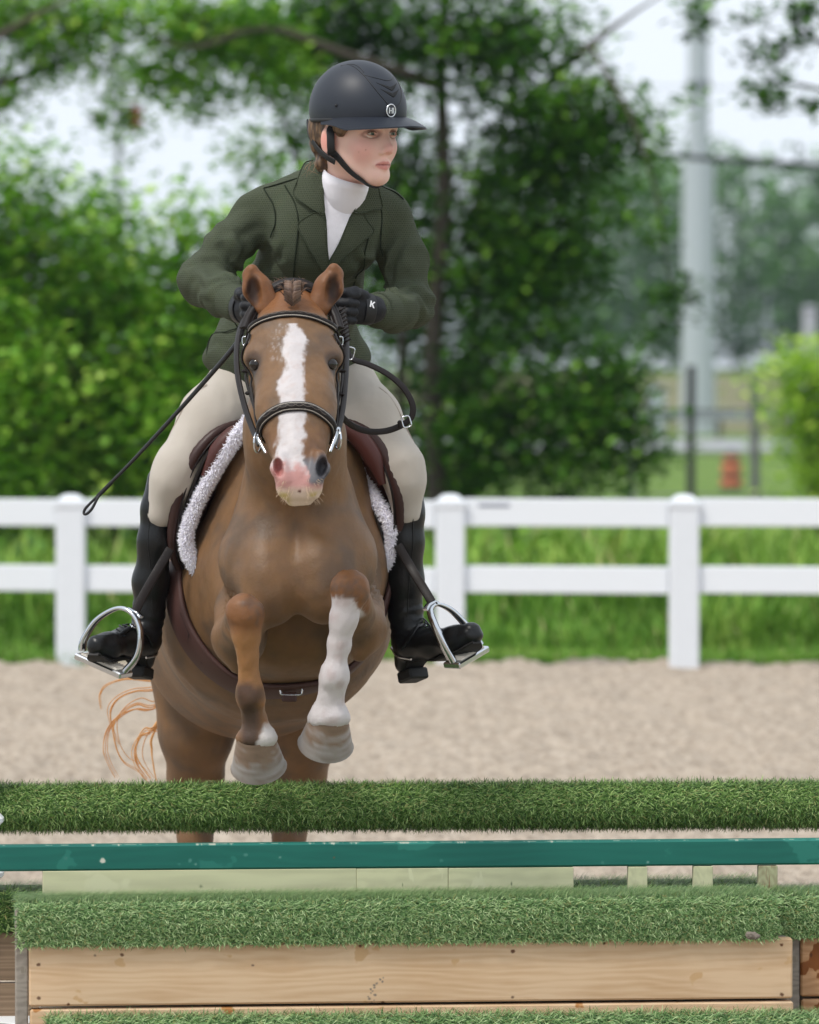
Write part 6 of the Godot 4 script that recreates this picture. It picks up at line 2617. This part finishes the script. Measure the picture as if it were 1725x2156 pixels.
	strap_on(g, body_sdf, gp, strap_prof(.066, .013), .002, 8)
	var girth_m := mat(srgb(76, 48, 43), .6)
	tri_bump(girth_m, noise_tex(.06, 256, 4.0, null, 4, 95), 14.0, .3)
	var girth := part(sd, "girth", g.mesh(), girth_m)
	for off in [-.017, .017]:
		g = Geo.new()
		var pp := smooth_path(gp, 8)
		var line := []
		for i in range(0, pp.size(), 4):
			var p := body_sdf.snap(pp[i], .011)
			var n := body_sdf.grad(p)
			var t := (pp[mini(i + 1, pp.size() - 1)] - pp[maxi(i - 1, 0)]).normalized()
			line.append(p + t.cross(n).normalized() * off)
		tube(g, line, .0011, 4, 5)
		part(girth, "stitch_line", g.mesh(), mat(srgb(58, 38, 34), .7))
	# lozenge stitched on the girth
	g = Geo.new()
	var lz := []
	for q in [[434, 1282], [454, 1312], [464, 1366], [438, 1334]]:
		lz.append(body_sdf.snap(Q(q[0], q[1], .09), .0155))
	tube(g, [lz[0], lz[1], lz[2], lz[3], lz[0]], .0014, 1, 5)
	tube(g, [lz[0], lz[2]], .0010, 1, 5)
	tube(g, [lz[1], lz[3]], .0010, 1, 5)
	part(girth, "lozenge", g.mesh(), mat(srgb(58, 38, 34), .7))
	var ring_at := body_sdf.snap(Q(613, 1448, .16), .012)
	g = Geo.new()
	var o := []
	for q in [[-.020, .006], [.020, .006], [.024, -.003], [.018, -.009], [-.018, -.009], [-.024, -.003]]:
		o.append(ring_at + Vector3(q[0], q[1] + .002, .012))
	tube(g, o, .0022, 3, 8, true)
	part(girth, "ring", g.mesh(), steel_mat)
	g = Geo.new()
	g.box(Transform3D(Basis(), ring_at + Vector3(-.004, -.012, .010)), Vector3(.034, .022, .008), .003)
	part(girth, "keeper", g.mesh(), girth_m)
	bridle(dark)
	crop()

func bridle(dark: Material) -> void:
	var br := thing("bridle", "dark brown leather bridle with padded bands and reins", "bridle", Q(620, 800, .9))
	var stitch := mat(srgb(196, 188, 176), .6)
	# browband and noseband: padded, with pale stitching along both edges
	for b in [["browband", [[519, 690, .82], [527, 672, .85], [548, 658, .87], [584, 645, .885], [623, 641, .89], [662, 646, .885], [690, 660, .87], [704, 674, .85], [711, 690, .82]], .0175],
		["noseband", [[556, 925, .93], [558, 904, .96], [572, 880, .99], [596, 863, 1.01], [623, 857, 1.02], [650, 862, 1.01], [674, 880, .99], [689, 904, .96], [694, 926, .93]], .0225]]:
		var g := Geo.new()
		var pts := strap_on(g, head_sdf, qs(b[1]), padded_prof(b[2], .0085), .001, 7)
		var band := part(br, b[0], g.mesh(), dark)
		for sgn in [-1.0, 1.0]:
			var s := Geo.new()
			var line := []
			for i in range(0, pts.size(), 3):
				var n := head_sdf.grad(pts[i], .006)
				var t := (pts[mini(i + 1, pts.size() - 1)] - pts[maxi(i - 1, 0)]).normalized()
				line.append(pts[i] + t.cross(n).normalized() * sgn * b[2] * .33 + n * .0042)
			tube(s, line, .0008, 4, 5)
			part(band, "stitching", s.mesh(), stitch)
		# fancy loops stitched on the middle
		var f := Geo.new()
		for k in 2:
			var line := []
			for i in range(pts.size() / 4, pts.size() * 3 / 4):
				var n := head_sdf.grad(pts[i], .006)
				var t := (pts[i + 1] - pts[i - 1]).normalized()
				line.append(pts[i] + t.cross(n).normalized() * sin(i * .9 + k * PI) * b[2] * .16 + n * .0102)
			tube(f, line, .0004, 2, 4)
		part(band, "stitch_loops", f.mesh(), mat(srgb(120, 110, 102), .6))
	# crownpiece behind the ears
	strap_free(br, "crownpiece", qs([[516, 694, .80], [528, 664, .775], [552, 630, .755], [584, 605, .75], [618, 596, .75], [654, 606, .75], [686, 632, .755], [704, 664, .775], [714, 694, .80]]), padded_prof(.024, .010), Vector3(0, .6, .8), dark)
	# cheek straps and noseband hangers on both sides
	for s in [
		["cheekpiece", [[514, 694, .82], [507, 730, .80], [507, 780, .80], [514, 830, .83], [530, 880, .88], [546, 918, .93]], .0115, .004],
		["noseband_hanger", [[518, 700, .85], [516, 760, .85], [524, 815, .87], [538, 862, .91], [552, 900, .95]], .0095, .002],
		["cheekpiece", [[716, 694, .82], [725, 730, .80], [725, 780, .80], [719, 830, .83], [710, 880, .88], [702, 916, .93]], .0115, .004],
		["noseband_hanger", [[713, 700, .85], [717, 760, .85], [713, 815, .87], [706, 862, .91], [696, 900, .95]], .0095, .002]]:
		var c := strap_face(br, s[0], s[1], strap_prof(s[2], .0036), s[3], dark)
		var mid: Array = s[1][1]
		var p := head_sdf.snap(Q(mid[0], mid[1] - 12, mid[2]), .008)
		if s[0] == "cheekpiece":
			buckle(c, p, Vector3(signf(mid[0] - 617) * .35, 0, .94).normalized(), Vector3.UP, .009, .007)
			for i in [2, 3]:
				var kq: Array = s[1][i]
				var g := Geo.new()
				var kp := head_sdf.snap(Q(kq[0], kq[1], kq[2]), s[3] + .003)
				g.box(Transform3D(Basis(), kp), Vector3(.017, .008, .017), .003)
				part(c, "keeper", g.mesh(), dark)
	# bit: side bars and rings
	for s in [[[549, 914, .975], [556, 930, .985], [566, 952, 1.0], -1.0], [[705, 903, .975], [698, 924, .985], [690, 950, 1.0], 1.0]]:
		var g := Geo.new()
		var a := head_sdf.snap(Q(s[0][0], s[0][1], s[0][2]), .009)
		var b := head_sdf.snap(Q(s[1][0], s[1][1], s[1][2]), .009)
		var c := head_sdf.snap(Q(s[2][0], s[2][1], s[2][2]), .006)
		tube(g, [a, b, c], [.0042, .0050, .0036], 5, 10)
		var bit := part(br, "bit", g.mesh(), steel_mat)
		g = Geo.new()
		var o := []
		for i in 14:
			var t := TAU * i / 14
			o.append(b + Vector3(s[3] * .006 + cos(t) * .007 * s[3], sin(t) * .021, -.012 + cos(t) * .021))
		tube(g, o, .0024, 2, 7, true)
		part(bit, "ring", g.mesh(), steel_mat)
		g = Geo.new()
		g.sphere(a, Vector3.ONE * .0062, 8, 12)
		part(bit, "knob", g.mesh(), steel_mat)
	# reins: laced between bit and hand, spare loop hanging on one side
	var prof := strap_prof(.0135, .0045)
	strap_free(br, "rein", qs([[548, 936, .96], [532, 900, .90], [515, 850, .84], [502, 790, .78], [500, 735, .72], [508, 690, .66], [528, 655, .61]]), prof, Vector3(-.5, 0, .85), dark)
	strap_free(br, "rein", qs([[703, 938, .96], [713, 900, .90], [722, 850, .84], [727, 790, .78], [729, 740, .72], [727, 695, .66], [718, 650, .615]]), prof, Vector3(.5, 0, .85), dark)
	var lace := Geo.new()
	for i in 9:
		var t := i / 8.0
		var p := Q(lerpf(729, 719, t), lerpf(722, 655, t), lerpf(.70, .625, t))
		tube(lace, [p + Vector3(-.009, -.003, .003), p + Vector3(0, .003, .009), p + Vector3(.009, .008, .004)], .0026, 3, 6)
	part(br, "rein_lacing", lace.mesh(), dark)
	var loop := qs([[722, 700, .64], [729, 735, .64], [742, 757, .635], [775, 768, .63], [815, 788, .63], [848, 816, .63], [867, 848, .63], [868, 874, .63], [852, 892, .63], [815, 907, .63], [775, 908, .64], [740, 895, .66], [716, 872, .69], [706, 846, .70]])
	var lp := smooth_path(loop, 6)
	var ups := PackedVector3Array()
	for i in lp.size():
		var t := float(i) / lp.size()
		ups.append(Vector3(.25, .85 - 1.1 * t, .75).normalized())
	var g := Geo.new()
	g.sweep(lp, ups, prof)
	var rl := part(br, "rein_loop", g.mesh(), dark)
	buckle(rl, Q(856, 888, .64), Vector3(0, 0, 1), Vector3(.9, .25, 0), .009, .012)
	g = Geo.new()
	g.box(Transform3D(Basis(Vector3.FORWARD, -.25), Q(843, 894, .635)), Vector3(.010, .019, .012), .003)
	part(rl, "keeper", g.mesh(), dark)
	buckle(br, Q(737, 744, .65), Vector3(.2, 0, 1).normalized(), Vector3(.3, 1, 0), .013, .008)

func crop() -> void:
	var g := Geo.new()
	var t := thing("riding_crop", "slim black riding crop with a looped end held beside the pony", "crop", Q(350, 880, .58))
	tube(g, qs([[528, 640, .60], [512, 690, .62], [497, 725, .625], [420, 816, .60], [340, 905, .57], [275, 975, .55], [228, 1022, .535], [206, 1044, .53]]), [.0062, .006, .0056, .005, .0044, .0038, .0036, .0034], 6, 10)
	part(t, "shaft", g.mesh(), mat(srgb(24, 24, 27), .45))
	g = Geo.new()
	tube(g, qs([[212, 1038, .53], [194, 1056, .53], [180, 1071, .528], [177, 1081, .528], [183, 1082, .532], [194, 1071, .535], [204, 1052, .535], [211, 1040, .532]]), [.0028, .0030, .0032, .0030, .0030, .0032, .0030, .0028], 5, 8)
	part(t, "loop", g.mesh(), mat(srgb(22, 22, 25), .5))
	g = Geo.new()
	tube(g, qs([[236, 1015, .536], [206, 1045, .53]]), .0047, 4, 10)
	part(t, "binding", g.mesh(), mat(srgb(18, 18, 20), .7))
